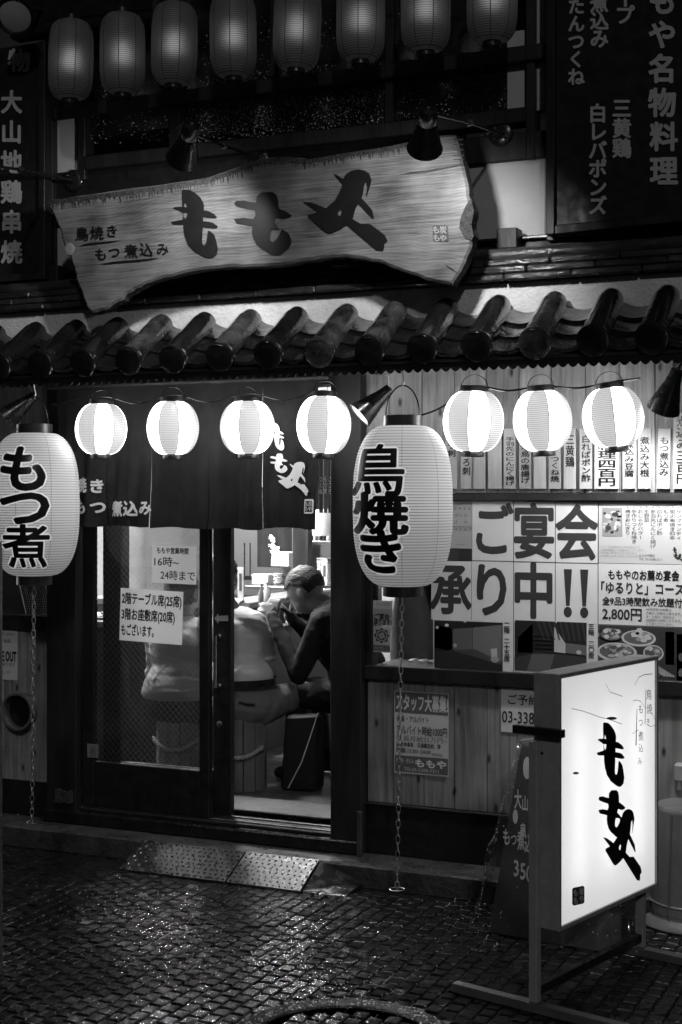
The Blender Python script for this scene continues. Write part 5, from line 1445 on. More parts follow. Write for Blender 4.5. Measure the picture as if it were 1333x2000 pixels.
for k in range(420):                                  # raindrops on the cover, with the same painted sparkle
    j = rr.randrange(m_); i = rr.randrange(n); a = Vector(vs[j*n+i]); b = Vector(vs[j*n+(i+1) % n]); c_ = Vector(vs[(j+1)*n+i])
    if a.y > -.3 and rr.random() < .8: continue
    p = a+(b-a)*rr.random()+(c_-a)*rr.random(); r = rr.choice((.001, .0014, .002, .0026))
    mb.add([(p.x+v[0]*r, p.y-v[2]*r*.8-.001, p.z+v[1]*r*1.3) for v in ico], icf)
mk('raindrop_glints', mb, 'glint_droplet', ab, smooth='all', kind='stuff')

# ================================================================ upturned pail at the right
pc2 = G(1352, 1800)
pa_ = empty('upturned_pail', pc2.to_tuple(), 'grey plastic pail turned upside down at the right picture edge', 'pail')
mk('body', MB().lathe([(.158, .03), (.152, .05), (.138, .42), (.134, .432), (.128, .438), (.10, .436), (.001, .434)], pc2, 48, close=False), 'pail_plastic', pa_, smooth=True)
mk('rim', MB().lathe([(.19, .0), (.195, .006), (.192, .014), (.165, .03), (.158, .034), (.150, .03)], pc2, 48, close=False), 'pail_plastic', pa_, smooth=True)
va = math.atan2(EYE.y-pc2.y, EYE.x-pc2.x)-.55
mk('seam_strip', MB().tube([pc2+Vector((.157*math.cos(va), .157*math.sin(va), .04)), pc2+Vector((.139*math.cos(va), .139*math.sin(va), .42))], .004, 6), 'pail_plastic', pa_)
mk('band', MB().lathe([(.150, .075), (.156, .078), (.156, .084), (.150, .088)], pc2, 48, close=False), 'pail_plastic', pa_, smooth=True)
sk = P(1336, 1515, -.003)
so = empty('outdoor_socket', sk.to_tuple(), 'small pale outdoor socket on the planks above the pail', 'socket')
mk('cover', MB().box(sk.x-.03, sk.x+.05, -.05, -.003, sk.z-.015, sk.z+.05), 'interior_wall', so, bevel=.006)
mk('plug', MB().tube([(sk.x-.012, -.03, sk.z-.0155), (sk.x-.012, -.03, sk.z-.05)], .009, 10), 'interior_wall', so)
# pole in the left picture edge
pp = G(-6, 2150)
mk('street_pole', MB().lathe([(.030, 0), (.030, 1.42), (.027, 1.44)], (G(-13, 1900).x, G(-13, 1900).y, 0), 20), 'grey_plastic', None, smooth=True, label='thin grey pole in the left picture edge', cat='pole')
# ragged stain of cement at the foot of the left post
p = P(125, 1556, -.062)
mk('cement_patch', MB().prism(wob([(p.x-.05, p.z-.03), (p.x+.045, p.z-.025), (p.x+.05, p.z+.03), (p.x-.045, p.z+.028)], 5, .006, 3), -.066, -.0602), 'concrete', None, label='pale crumbled cement patch at the foot of the left door post', cat='patch')

# ================================================================ inside the shop
emit_mat('ceiling_tube', 680.0)
def ceiling_lamp(x, y, z, label, L=.9):
    e = empty('ceiling_lamp', (x, y, z), label, 'lamp', 'ceiling lamps inside the shop')
    mk('housing', MB().box(x-.06, x+.06, y-L/2, y+L/2, z, z+.05), 'interior_wall', e, bevel=.004)
    mk('tube', MB().tube([(x, y-L/2+.03, z-.02), (x, y+L/2-.03, z-.02)], .016, 10), 'ceiling_tube', e, smooth=True)
ceiling_lamp(-2.0, 2.2, 2.42, 'ceiling tube lamp over the kitchen behind the curtain')
ceiling_lamp(-1.35, 1.3, 2.42, 'ceiling tube lamp over the counter behind the curtain', .5)
ceiling_lamp(-2.7, 1.3, 2.42, 'ceiling tube lamp at the left side of the shop')
# counter: eating ledge near, raised ledge going back
ct = empty('bar_counter', (-1.5, 1.3, FLOOR_Z), 'wooden bar counter with a raised rear ledge inside the shop', 'counter')
boxo('front_panel', -3.4, -.92, 1.05, 1.10, FLOOR_Z, .88, 'interior_dark', ct)
boxo('counter_top', -3.4, -.84, .98, 1.42, .88, .915, 'counter_wood', ct)
boxo('side_panel', -1.26, -1.22, 1.43, 3.4, FLOOR_Z, .97, 'interior_dark', ct)
boxo('raised_ledge', -1.42, -1.19, 1.43, 3.4, .972, 1.005, 'counter_wood', ct)
boxo('ledge_riser', -3.4, -1.43, 1.40, 1.43, .916, .97, 'interior_dark', ct)
boxo('raised_ledge', -3.4, -1.421, 1.39, 1.58, .972, 1.005, 'counter_wood', ct)
# kitchen wall of steel and shelves with plates
boxo('steel_panel', -3.0, -1.72, 3.3, 3.34, .9, 2.3, 'steel', None, label='bright stainless panel on the kitchen back wall', cat='panel')
boxo('kitchen_post', X(572, 2.3), X(603, 2.3), 2.3, 2.36, FLOOR_Z, 2.49, 'dark_wood', None, label='dark post in the kitchen behind the suited man', cat='post')
sh = empty('dish_shelf', (X(560, 2.5), 2.5, 1.1), 'kitchen shelf with stacked dishes behind the counter', 'shelf')
for (xa, xb, y_) in ((497, 575, 1143), (604, 690, 1148), (604, 690, 1056)):
    boxo('shelf_board', X(xa, 2.5), X(xb, 2.5), 2.38, 2.7, Z((xa+xb)/2, y_, 2.5)-.02, Z((xa+xb)/2, y_, 2.5), 'steel', sh)
def plates(px, yb, n, w, Y, label, th=.011):
    p = P(px, yb, Y); r = w/ppm(px, Y)/2
    e = empty('plate_stack', p, label, 'plates', 'stacks of plates on the kitchen shelf')
    for k in range(n):
        q = (p.x+random.uniform(-.003, .003), p.y, p.z+k*th+.001)
        mk('plate', MB().lathe([(r*.55, 0), (r*.6, .003), (r, .011), (r*.99, .014), (r*.6, .006), (.001, .004)], q, 24, close=False), 'crockery', e, smooth=True)
plates(615, 1147, 9, 28, 2.5, 'stack of nine pale plates right of the dark post'); plates(640, 1147, 16, 42, 2.56, 'tall stack of wide plates by the pendant shade')
plates(545, 1142, 6, 22, 2.5, 'low stack of bowls left of the dark post'); plates(560, 1142, 14, 24, 2.55, 'taller stack of small plates left of the dark post')
def crate(x0, x1, y0, y1, Y, m, label, cat):
    a, b, c_, d = pxr(x0, x1, y0, y1, Y)
    return boxo(cat.replace(' ', '_'), a, b, Y-.04, Y+.05, c_, d, m, None, label=label, cat=cat)
a, b, c_, d = pxr(535, 570, 1078, 1106, 2.5)
bx = empty('paper_pile', ((a+b)/2, 2.5, c_), 'pile of pale boxes in front of the black flag', 'boxes')
for k in range(4): boxo('box', a+random.uniform(0, .006), b, 2.46, 2.56, c_+(d-c_)*k/4+.0005, c_+(d-c_)*(k+1)/4-.0005, 'paper', bx)
crate(498, 530, 1121, 1142, 2.5, 'interior_wall', 'grey carton on the steel shelf', 'carton')
def bottle(px, y, Y, label, h=.16, r=.022, m='black_plastic', group='bottles on the upper kitchen shelf'):
    p = P(px, y, Y); e = empty('bottle', p, label, 'bottle', group)
    mk('glass_body', MB().lathe([(r*.9, .001), (r, .008), (r, h*.6), (r*.4, h*.78), (r*.38, h*.97)], p, 16), m, e, smooth=True)
    mk('cap', MB().lathe([(r*.45, h*.971), (r*.45, h*1.03)], p, 12), 'steel', e)
for k in range(5): bottle(609+k*8.5, 1056, 2.52, '%s bottle from the dark post on the upper kitchen shelf' % ordn[k], .10+.02*(k % 3), .017, ('black_plastic', 'interior_wall', 'grey_plastic')[k % 3])
for k, (px, m_) in enumerate(((512, 'grey_plastic'), (522, 'crockery'))): bottle(px, 1180-k*3, 1.5, ('grey', 'white')[k]+' sauce bottle on the raised ledge of the counter', .11, .02, m_, 'sauce bottles on the counter')
for k, px in enumerate((478, 489)):
    p = P(px, 1060, 2.9); e = empty('ladle', p, ('left', 'right')[k]+' one of two ladles hanging at the steel kitchen wall', 'ladle', 'ladles in the kitchen')
    mk('rod', MB().tube([p, p+Vector((0, 0, -.22))], .005, 6), 'black_metal', e); mk('bowl', MB().lathe([(.001, 0), (.03, .008), (.04, .03)], p+Vector((0, 0, -.25)), 14, close=False), 'black_metal', e, smooth=True)
# black flag with white brush lettering
a, b, c_, d = pxr(503, 570, 1028, 1108, 2.66)
fl = empty('black_flag', ((a+b)/2, 2.66, c_), 'black cloth with pale brush lettering hung in the kitchen', 'banner')
n = 12; vs = []
for z in (c_, (c_+d)/2, d+.25):
    for k in range(n+1):
        u = k/n; vs.append((a+(b-a)*u, 2.66+.006*math.sin(u*14), z))
mk('cloth', MB().add(vs, [(j*(n+1)+k, j*(n+1)+k+1, (j+1)*(n+1)+k+1, (j+1)*(n+1)+k) for j in range(2) for k in range(n)]), 'suit', fl, smooth='all')
ik = Ink(); logo(ik, MO1, 524, 538, 1044, 1060, .7); logo(ik, MO2, 524, 540, 1061, 1074, .7); logo(ik, YA, 526, 552, 1067, 1086, .7)
ik.build('lettering', on(2.648), fl, 'white_letter')
# pendant shade, menu strips, upright cards
pd = P(640, 1022, 1.9)
pe = empty('pendant_shade', pd, 'pale drum pendant shade right of the curtain edge', 'lamp')
mk('shade', MB().lathe([(.085, -.07), (.095, .05), (.09, .075), (.03, .08)], pd, 28, close=False), 'shade_inner', pe, smooth=True)
mk('cord', MB().tube([pd+Vector((0, 0, .078)), (pd.x, pd.y, 2.5)], .004, 6), 'cable', pe)
bulb('bulb_light', pe, (0, 0, -.03), .5, .03)
for i, (px, t) in enumerate(((627, 'つくね'), (636, 'もつ煮'), (645, 'こころ'), (653, 'ねぎま'))):
    a, b, c_, d = pxr(px-3.6, px+3.6, 905, 1002, 1.2)
    e = empty('hanging_strip', ((a+b)/2, 1.2, c_), 'dark hanging menu strip inside, %s from the curtain edge' % ordn[i], 'menu strip', 'menu strips hanging inside the doorway')
    mk('strip', MB().box(a, b, 1.2, 1.206, c_, d+.3), 'interior_dark' if i % 2 == 0 else 'counter_wood', e, bevel=.001)
    ik = Ink(); ik.col_(t, px, 930, 966, 6, .6); ik.build('lettering', on(1.198), e, 'white_letter')
for px, y0, y1, Y, lab in ((470, 1108, 1170, 1.55, 'upright table card at the left of the doorway'), (634, 1092, 1142, 2.2, 'upright card beside the plate stacks'), (654, 1104, 1142, 2.25, 'second upright card by the right post')):
    a, b, c_, d = pxr(px-5.5, px+5.5, y0, y1, Y)
    e = empty('upright_card', ((a+b)/2, Y, c_), lab, 'card', 'upright cards inside the shop')
    mk('card', MB().box(a, b, Y, Y+.006, c_, d), 'paper', e); ik = Ink(); ik.rect(px-2.5, px+2.5, y0+12, y1-16, .1); ik.build('print_block', on(Y-.002), e)
# things on the counter
p = Vector((-1.0, 1.13, .915))
e = empty('plate', p, 'flat white plate with food in front of the suited man', 'plate')
mk('dish', MB().lathe([(.06, 0), (.07, .006), (.125, .014), (.124, .018), (.07, .010), (.001, .008)], p, 32, close=False), 'crockery', e, smooth=True)
mk('food', MB().lathe([(.045, .012), (.04, .03), (.02, .042), (.001, .044)], p+Vector((-.03, 0, 0)), 14, close=False), 'crockery', e, smooth=True)
p = Vector((-.93, 1.28, .915))
e = empty('condiment_jar', p, 'small dark jar with lid on the counter', 'jar')
mk('jar', MB().lathe([(.03, 0), (.034, .01), (.034, .06), (.024, .075)], p, 18), 'black_plastic', e, smooth=True)
mk('lid', MB().lathe([(.026, .076), (.026, .09), (.01, .096)], p, 18), 'steel', e, smooth=True)
p = Vector((-1.13, 1.05, .915))
e = empty('beer_glass', p, 'tall glass on the counter between the guests', 'glass')
mk('tumbler', MB().lathe([(.03, 0), (.035, .13), (.033, .13), (.028, .008)], p, 20, close=False), 'glass', e, smooth=True)
mk('drink', MB().lathe([(.027, .009), (.031, .10), (.001, .10)], p, 20, close=False), 'interior_wall', e, smooth=True)
p = Vector((-1.9, 1.15, .915))
e = empty('napkin_plate', p, 'plate with crumpled white napkin seen through the glass door', 'plate')
mk('dish', MB().lathe([(.07, 0), (.11, .014), (.108, .017), (.001, .008)], p, 28, close=False), 'crockery', e, smooth=True)
vs = []; n = 10
for j in range(n+1):
    for k in range(n+1):
        u, v_ = k/n-.5, j/n-.5
        vs.append((p.x+u*.16, p.y+v_*.14, p.z+.022+.05*abs(noise.noise(Vector((u*9, v_*9, 4))))*(1-u*u*3)))
mk('napkin', MB().add(vs, [(j*(n+1)+k, j*(n+1)+k+1, (j+1)*(n+1)+k+1, (j+1)*(n+1)+k) for j in range(n) for k in range(n)]), 'white_cloth', e)
boxo('inner_post', X(209, .5), X(241, .5), .5, .56, FLOOR_Z, 2.49, 'dark_wood', None, label='dark inner post seen through the left of the glass door', cat='post')
# mat on the floor
mk('floor_mat', MB().box(-.95, -.02, .16, .42, FLOOR_Z+.0205, FLOOR_Z+.03), 'grey_plastic', None, bevel=.003, label='grey door mat just inside the open doorway', cat='mat')
# stools: log drums with a rope
def stool(x, y, label, r=.125, h=.40):
    e = empty('log_stool', (x, y, FLOOR_Z), label, 'stool', 'log stools with rope handles')
    n = 12
    for k in range(n):                                   # staves
        a0, a1 = 2*PI*k/n+.02, 2*PI*(k+1)/n-.02
        vs = [(x+rr_*math.cos(a), y+rr_*math.sin(a), FLOOR_Z+z) for z in (0, h*.92) for rr_ in (r*.96, r*.86) for a in (a0, a1)]
        mk('stave', MB().add(vs, [(0,1,5,4),(1,3,7,5),(3,2,6,7),(2,0,4,6),(4,5,7,6),(0,2,3,1)]), 'stump', e, bevel=.002)
    mk('seat', MB().lathe([(r*1.02, h*.925), (r*1.05, h*.94), (r*1.05, h*.985), (r*.9, h), (.001, h)], (x, y, FLOOR_Z), 32, close=False), 'leather', e, smooth=True)
    pts = [(x+(r*1.0+.012+.012*abs(math.sin(k*.5)))*math.cos(-2.3+k*.14), y+(r*1.0+.012)*math.sin(-2.3+k*.14), FLOOR_Z+h*.55-.05*math.sin(PI*k/14)) for k in range(15)]
    mb = MB()
    for ph in (0, PI):
        q = [Vector(p)+Vector((0, 0, 1))*.006*math.sin(i*1.6+ph)+Vector((math.cos(-2.3+i*.14/2), math.sin(-2.3+i*.14/2), 0))*.006*math.cos(i*1.6+ph) for i, p in enumerate([Vector(pts[i//2])*(1-.5*(i % 2))+Vector(pts[min(i//2+1, 14)])*(.5*(i % 2)) for i in range(29)])]
        mb.tube(q, .0075, 6)
    mk('rope_handle', mb, 'rope', e, smooth='all')
stool(P(474, 1376, .72).x, .72, 'log stool under the guest in the light shirt in the doorway')
stool(-.40, 1.12, 'log stool with rope under the suited guest', h=.34)
stool(P(352, 1380, .78).x, .78, 'log stool behind the glass door')
# dark bag standing between the guests
p = Vector((-.56, .80, FLOOR_Z))
e = empty('black_bag', p, 'black bag with pale piping on the floor between the stools', 'bag')
mk('bag_body', MB().add([(p.x-.10,p.y-.06,p.z),(p.x+.08,p.y-.05,p.z),(p.x+.08,p.y+.08,p.z),(p.x-.10,p.y+.08,p.z),(p.x-.09,p.y-.03,p.z+.36),(p.x+.10,p.y-.02,p.z+.38),(p.x+.10,p.y+.05,p.z+.38),(p.x-.09,p.y+.05,p.z+.36)], [(0,3,2,1),(4,5,6,7),(0,1,5,4),(1,2,6,5),(2,3,7,6),(3,0,4,7)]), 'leather', e, bevel=.015)
mk('piping', MB().tube([(p.x+.10, p.y-.045, p.z+.39), (p.x+.07, p.y-.075, p.z+.27), (p.x+.03, p.y-.085, p.z+.15), (p.x-.04, p.y-.09, p.z+.02)], .003, 6), 'white_cloth', e)
# hanging grey coat and towel basket behind the window
a = P(792, 1150, .30)
e = empty('hanging_coat', (a.x, .3, a.z-.2), 'grey coat hanging behind the window beside the stickers', 'coat')
vs = []; n, m_ = 16, 12
for j in range(m_+1):
    f = j/m_
    for k in range(n+1):
        t = 2*PI*k/n; p = P(797+8*f, 1120+175*f, .3); wx = (.05+.055*min(1, f*1.8))*(1+.05*math.sin(k*2.6))
        vs.append((p.x+wx*math.cos(t), .33+.05*math.sin(t)+.008*math.sin(k*2.6+f*3), p.z))
mk('cloth', MB().add(vs, [(j*(n+1)+k, j*(n+1)+k+1, (j+1)*(n+1)+k+1, (j+1)*(n+1)+k) for j in range(m_) for k in range(n)]), 'trousers', e, smooth='all')
mk('hanger', MB().tube([P(797, 1120, .33), P(797, 1085, .33)], .004, 6), 'galvanised', e)
a = P(822, 1298, .22)
e = empty('towel_tray', a, 'tray of rolled white towels on the inner window sill', 'tray')
mk('tray', MB().box(a.x-.06, a.x+.14, .17, .28, a.z-.022, a.z-.012), 'steel', e)
for k in range(4):
    q = Vector((a.x-.03+k*.045, .22, a.z+.004)); mk('towel', MB().tube([q+Vector((0, -.045, 0)), q+Vector((0, -.02, .003)), q+Vector((.002, .02, .002)), q+Vector((0, .045, 0))], [.017, .02, .019, .016], 10), 'white_cloth', e, smooth=True)
mk('inner_sill', MB().box(X(729), X(1420), .061, .40, zb_w-.03, zb_w-.002), 'dark_wood', wn, bevel=.002)

# ================================================================ guests
def figure(name, label, parts, regions, voxel=.0085, smooth_it=4, hem=None, fold=1.0):
    """one continuous body grown from tapered limbs, then smoothed; regions: (material, test(p)) for the clothing colours"""
    bm = bmesh.new()
    def cone(a, b, ra, rb, sx=1.0):
        a, b = Vector(a), Vector(b); n = max(2, int((b-a).length/(min(ra, rb)*.55))+1)
        for i in range(n+1):
            t = i/n; c = a+(b-a)*t; r = ra+(rb-ra)*t
            bmesh.ops.create_icosphere(bm, subdivisions=2, radius=r, matrix=Matrix.Translation(c))
    for p in parts:
        if p[0] == 'c': cone(*p[1:])
        elif p[0] == 'e':
            _, c, rad, rot = p
            bmesh.ops.create_icosphere(bm, subdivisions=3, radius=1.0, matrix=Matrix.LocRotScale(Vector(c), Matrix.Rotation(rot[1], 3, 'Y') @ Matrix.Rotation(rot[0], 3, 'X') if isinstance(rot, tuple) else rot, Vector(rad)))
    me = bpy.data.meshes.new(name); bm.to_mesh(me); bm.free()
    ob = bpy.data.objects.new(name, me); C.objects.link(ob)
    r = ob.modifiers.new('r', 'REMESH'); r.mode = 'VOXEL'; r.voxel_size = voxel; r.use_smooth_shade = True
    s = ob.modifiers.new('s', 'SMOOTH'); s.factor = .5; s.iterations = smooth_it
    dg = bpy.context.evaluated_depsgraph_get(); ev = ob.evaluated_get(dg); m2 = bpy.data.meshes.new_from_object(ev)
    bpy.data.objects.remove(ob); bpy.data.meshes.remove(me)
    mb = MB(); mb.v = [tuple(v.co) for v in m2.vertices]; mb.f = [tuple(p.vertices) for p in m2.polygons]
    nor = [v.normal.copy() for v in m2.vertices]
    for i, v in enumerate(mb.v):                     # creases of loose cloth
        p = Vector(v); k = len(regions)-1
        for j, (nm, test) in enumerate(regions):
            if test(p): k = j; break
        if regions[k][0] in ('shirt', 'trousers', 'suit'):
            fine = noise.noise(Vector((p.x*22+p.z*16, p.y*22, p.z*30)))
            w = nvec(p*5)
            a = noise.noise(Vector((p.x*7+w.x*2.2, p.y*7, p.z*17+w.z*2.2+p.x*9))); b = noise.noise(Vector((p.x*15-p.z*11, p.y*15, p.z*13)))
            d = ((1-abs(a)*2.6)*.011+b*.005)*fold+fine*.0022
            if regions[k][0] == 'shirt' and hem is not None and p.z < hem+.09: d += .016*(1-max(0, p.z-hem)/.09)**.5
            mb.v[i] = tuple(p+nor[i]*d)
    names = [r_[0] for r_ in regions]; mb.m = []
    for f in mb.f:
        c = sum((Vector(mb.v[i]) for i in f), Vector())/len(f); k = len(regions)-1
        for i, (nm, test) in enumerate(regions):
            if test(c): k = i; break
        mb.m.append(k)
    bpy.data.meshes.remove(m2)
    return mb, names
def hand(c, d, up, s=1.0):
    """palm, four unequal fingers with a bend and a thumb from the side of the palm; d: pointing direction, up: back of the hand"""
    c, d, up = Vector(c), Vector(d).normalized(), Vector(up).normalized(); side = d.cross(up).normalized(); o = []
    for k in range(4):
        w = (-.03+.02*k)*s
        o.append(('c', c+side*w*.8-d*.035*s, c+side*w+d*.03*s, .013*s, .012*s))
        L = (.034, .040, .037, .028)[k]*s; k0 = c+side*w+d*.032*s; k1 = k0+d*L*.8-up*.012*s; k2 = k1+d*L*.45-up*.024*s
        o += [('c', k0, k1, .0095*s, .009*s), ('c', k1, k2, .009*s, .008*s)]
    t0 = c-side*.028*s-d*.02*s; t1 = t0-side*.024*s+d*.025*s-up*.008*s; t2 = t1+d*.03*s-up*.012*s
    o += [('c', t0, t1, .013*s, .011*s), ('c', t1, t2, .011*s, .009*s)]
    return o
def hair_cap(name, parent, c, rad, rot, keep, m='hair', seed=1, lump=.006):
    """hair as a shell of strands round the skull; keep(v) in head space decides where it grows"""
    mb = MB(); rr_ = random.Random(seed); R_ = Matrix.Rotation(rot[1], 3, 'Y') @ Matrix.Rotation(rot[0], 3, 'X')
    bm = bmesh.new(); bmesh.ops.create_icosphere(bm, subdivisions=4, radius=1.0)
    for v in list(bm.verts):
        if not keep(v.co): bm.verts.remove(v)
    for v in bm.verts:
        n_ = noise.noise(Vector((v.co.x*2.2, v.co.y*9, v.co.z*5+seed)))
        v.co = Vector(c)+R_ @ Vector((v.co.x*(rad[0]+n_*lump), v.co.y*(rad[1]+n_*lump), v.co.z*(rad[2]+n_*lump)))
    bm.verts.index_update()
    mb.v = [tuple(v.co) for v in bm.verts]; mb.f = [tuple(v.index for v in f.verts) for f in bm.faces]; bm.free()
    return mk(name, mb, m, parent, smooth='all')
def person(label, parts, regions, at, extra=None, **kw):
    mb, names = figure('person', label, parts, regions, **kw)
    return mk('person', mb, names, None, smooth='all', recalc=False, label=label, cat='person', group='guests at the counter')

F0 = FLOOR_Z
# --- guest in the doorway: heavy man in a light shirt, back turned, sitting on the log stool
sz = F0+.40
hip = P(474, 1376, .72); bx_, by_ = hip.x, hip.y; chest = P(455, 1258, .78); neck = P(437, 1176, .83); head = P(432, 1122, .87)
parts = [('e', hip, (.175, .15, .10), (0, 0)), ('e', hip+(chest-hip)*.40, (.168, .145, .14), (.1, -.15)), ('e', chest, (.158, .122, .16), (.15, -.2)), ('e', chest+Vector((-.02, .02, .095)), (.150, .105, .085), (.2, -.25)),
         ('c', chest+Vector((-.03, .03, .12)), neck, .08, .06), ('c', neck, head+Vector((0, 0, -.04)), .058, .058), ('e', head, (.078, .098, .112), (.15, 0)), ('e', head+Vector((0, .075, -.055)), (.05, .05, .05), (0, 0)),
         ('c', head+Vector((0, .095, -.01)), head+Vector((0, .108, -.028)), .011, .014)]
for s_ in (-1, 1):
    sh_ = chest+Vector((s_*.125-.02, .03, .10)); el = chest+Vector((s_*.22-.03, .20, -.10) if s_ < 0 else (.07, .24, -.06)); wr = Vector((chest.x+s_*.12-.05, by_+.36, .965))
    parts += [('c', sh_, el, .068, .052), ('c', el, wr, .05, .032)]+hand(wr+(wr-el).normalized()*.05, (wr-el), (0, 0, 1))
    kn = hip+Vector((s_*.15, .36, .02)); an = Vector((hip.x+s_*.15, by_+.30, F0+.075))
    parts += [('c', hip+Vector((s_*.09, .03, -.005)), kn, .098, .068), ('c', kn, an, .066, .042), ('c', an+Vector((0, -.02, -.03)), an+Vector((0, .15, -.042)), .036, .032), ('e', head+Vector((s_*.08, -.005, -.015)), (.012, .022, .033), (0, 0))]
belt_z = Z(500, 1338, .60)
regs = [('skin', lambda p: p.z > neck.z-.01 and (p-head).length < .24), ('skin', lambda p: p.y > by_+.27 and p.z > .86), ('leather', lambda p: p.z < F0+.062), ('shirt', lambda p: p.z > belt_z), ('trousers', lambda p: True)]
g1 = person('guest in a light shirt and grey trousers seated with back turned in the doorway', parts, regs, None, hem=belt_z, fold=.38)
ring = []
for k in range(41):
    a = 2*PI*k/40; ring.append(hip+Vector((.180*math.cos(a)-.012, .157*math.sin(a)+.006, belt_z-hip.z-.002+.004*math.cos(a))))
mb = MB(); vs = []
for p in ring: vs += [p+Vector((0, 0, -.017)), p+Vector((0, 0, .017))]
mk('belt', MB().add(vs, [(2*k, 2*k+2, 2*k+3, 2*k+1) for k in range(40)]), 'leather', g1, smooth='all')
hair_cap('hair', g1, head, (.086, .106, .118), (.15, 0), lambda v: v.z > .25 or (v.y < .25 and v.z > -.62), seed=2)
mk('collar', MB().lathe([(.074, -.03), (.070, .0), (.066, .02), (.064, .004)], neck+Vector((0, -.01, -.02)), 24, (-.1, .25, 1), close=False), 'shirt', g1, smooth='all')
mk('pocket', MB().tube([hip+Vector((.06, -.150, .035)), hip+Vector((.10, -.138, .025)), hip+Vector((.13, -.118, .022))], .006, 6), 'leather', g1)

# --- guest behind the glass: light loose shirt
hip = P(352, 1380, .78); bx_, by_ = hip.x, hip.y
chest = P(352, 1272, .82); neck = P(354, 1198, .86); head = P(356, 1152, .89)
parts = [('e', hip, (.17, .15, .10), (0, 0)), ('e', hip+(chest-hip)*.4, (.178, .15, .15), (.1, 0)), ('e', chest, (.172, .125, .16), (.15, 0)), ('e', chest+Vector((0, .02, .095)), (.165, .105, .085), (.2, 0)),
         ('c', chest+Vector((0, .03, .12)), neck, .08, .06), ('c', neck, head+Vector((0, 0, -.04)), .058, .058), ('e', head, (.078, .098, .112), (.1, 0)), ('e', head+Vector((0, .075, -.055)), (.05, .05, .05), (0, 0))]
for s_ in (-1, 1):
    sh_ = chest+Vector((s_*.15, .02, .10)); el = chest+Vector((s_*.20, .10, -.12)); wr = Vector((chest.x+s_*.14, by_+.36, .965))
    parts += [('c', sh_, el, .068, .055), ('c', el, wr, .05, .032)]+hand(wr+(wr-el).normalized()*.05, (wr-el), (0, 0, 1))
    kn = hip+Vector((s_*.15, .36, .02)); an = Vector((hip.x+s_*.15, by_+.28, F0+.075))
    parts += [('c', hip+Vector((s_*.09, .03, -.005)), kn, .098, .068), ('c', kn, an, .066, .042), ('c', an+Vector((0, -.02, -.03)), an+Vector((0, .15, -.042)), .036, .032), ('e', head+Vector((s_*.08, -.005, -.015)), (.012, .022, .033), (0, 0))]
regs = [('skin', lambda p: p.z > neck.z-.01 and (p-head).length < .24), ('skin', lambda p: p.y > by_+.26 and p.z > .86), ('leather', lambda p: p.z < F0+.062), ('shirt', lambda p: p.z > sz+.045), ('suit', lambda p: True)]
g2 = person('guest in a loose light shirt seen from behind through the glass door', parts, regs, None, hem=sz+.045, fold=.4)
hair_cap('hair', g2, head, (.086, .106, .118), (.1, 0), lambda v: v.z > .25 or (v.y < .25 and v.z > -.62), seed=5)
mk('shirt_hem', MB().lathe([(.195, .0), (.205, .02), (.198, .05)], (hip.x, hip.y+.015, sz+.02), 28, close=False), 'shirt', g2, smooth='all')

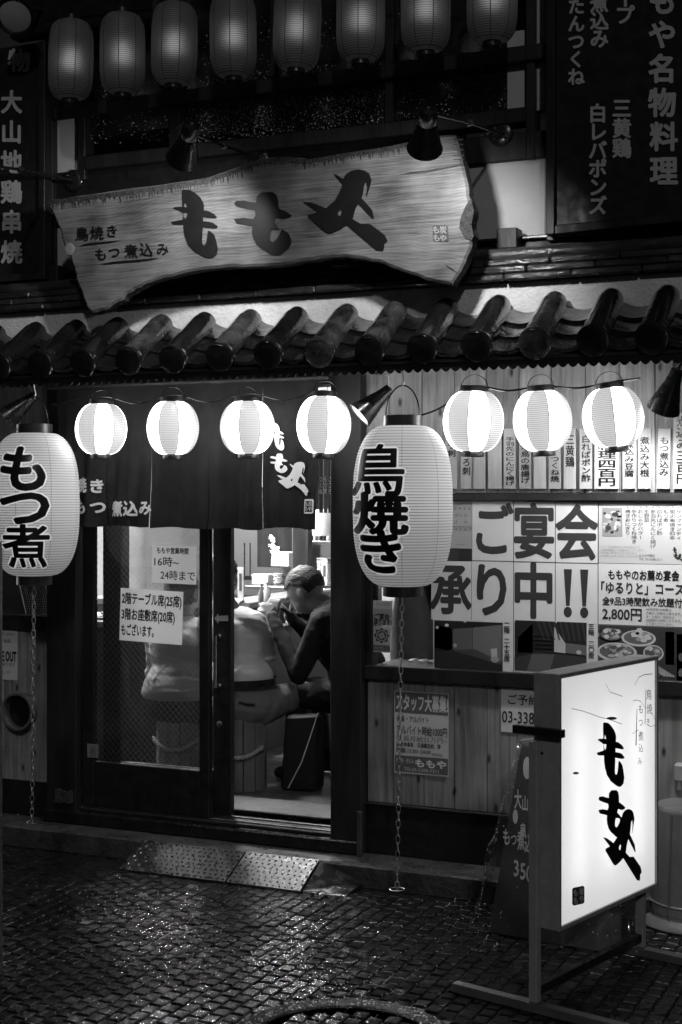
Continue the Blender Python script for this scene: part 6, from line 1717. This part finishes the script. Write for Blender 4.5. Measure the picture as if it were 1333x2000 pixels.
# --- suited guest: profile to the left, bent over the plate
bx_, by_ = -.38, 1.12; sz = F0+.34
hip = Vector((bx_, by_, sz+.085)); chest = Vector((bx_-.10, by_-.01, sz+.38)); neck = Vector((bx_-.215, by_-.02, sz+.54)); head = Vector((bx_-.31, by_-.03, sz+.605))
tl_ = -.62                                            # head bowed forward (towards -x)
Rh = Matrix.Rotation(tl_, 3, 'Y')
def H(x, y, z): return head+Rh @ Vector((x, y, z))     # head space: -x is the face
parts = [('e', hip, (.15, .185, .105), (0, 0)), ('e', hip+Vector((-.03, 0, .13)), (.145, .175, .16), (0, -.2)), ('e', chest+Vector((0, 0, -.03)), (.135, .19, .19), (0, -.35)), ('e', chest+Vector((-.05, 0, .09)), (.115, .20, .10), (0, -.4)),
         ('c', chest+Vector((-.06, 0, .10)), neck, .085, .064), ('c', neck, H(.01, 0, -.05), .06, .058),
         ('e', H(.012, 0, .02), (.100, .078, .100), (0, tl_)), ('e', H(-.035, 0, -.045), (.058, .058, .072), (0, tl_)), ('c', H(-.06, 0, -.10), H(-.03, 0, -.105), .026, .03),
         ('c', H(-.088, 0, .008), H(-.116, 0, -.03), .009, .014), ('c', H(-.084, -.03, .025), H(-.084, .03, .025), .014, .014), ('c', H(-.09, -.015, -.066), H(-.09, .015, -.066), .010, .010), ('c', H(-.088, -.013, -.082), H(-.088, .013, -.082), .011, .011)]
for s_ in (-1, 1):
    sh_ = chest+Vector((-.04, s_*.185, .09)); el = chest+Vector((-.15, s_*.22, -.17)); wr = Vector((bx_-.46, by_+s_*.10, .965))
    parts += [('c', sh_, el, .066, .05), ('c', el, wr, .05, .034)]+hand(wr+(wr-el).normalized()*.05, (wr-el), (0, 0, 1))
    kn = hip+Vector((-.34, s_*.12, .01)); an = Vector((hip.x-.26, by_+s_*.12, F0+.075))
    parts += [('c', hip+Vector((-.03, s_*.09, -.005)), kn, .09, .062), ('c', kn, an, .06, .042), ('c', an+Vector((.02, 0, -.03)), an+Vector((-.15, 0, -.042)), .036, .032)]
    parts += [('e', H(.022, s_*.082, -.012), (.023, .011, .034), (0, tl_-.2))]
nk = neck.copy()
regs = [('skin', lambda p: (p-head).length < .165 and (Rh.inverted() @ (p-head)).z > -.135 and p.x < nk.x+.05 and p.z > nk.z-.04), ('skin', lambda p: p.x < bx_-.475 and p.z > .86), ('leather', lambda p: p.z < F0+.062), ('suit', lambda p: True)]
g3_ = person('guest in a dark suit bent over the counter, head in profile', parts, regs, None, voxel=.007, smooth_it=3, fold=.3)
hair_cap('hair', g3_, H(.018, 0, .028), (.108, .086, .106), (0, tl_), lambda v: (v.z > .30 and v.x > -.93) or (v.x > .10 and v.z > -.55) or (v.x > -.25 and v.z > .02), seed=7, lump=.010)
mk('collar', MB().lathe([(.098, -.03), (.088, .0), (.080, .020), (.074, .004)], neck+Vector((.015, 0, -.02)), 28, (-.62, 0, .8), close=False), 'white_cloth', g3_, smooth='all')
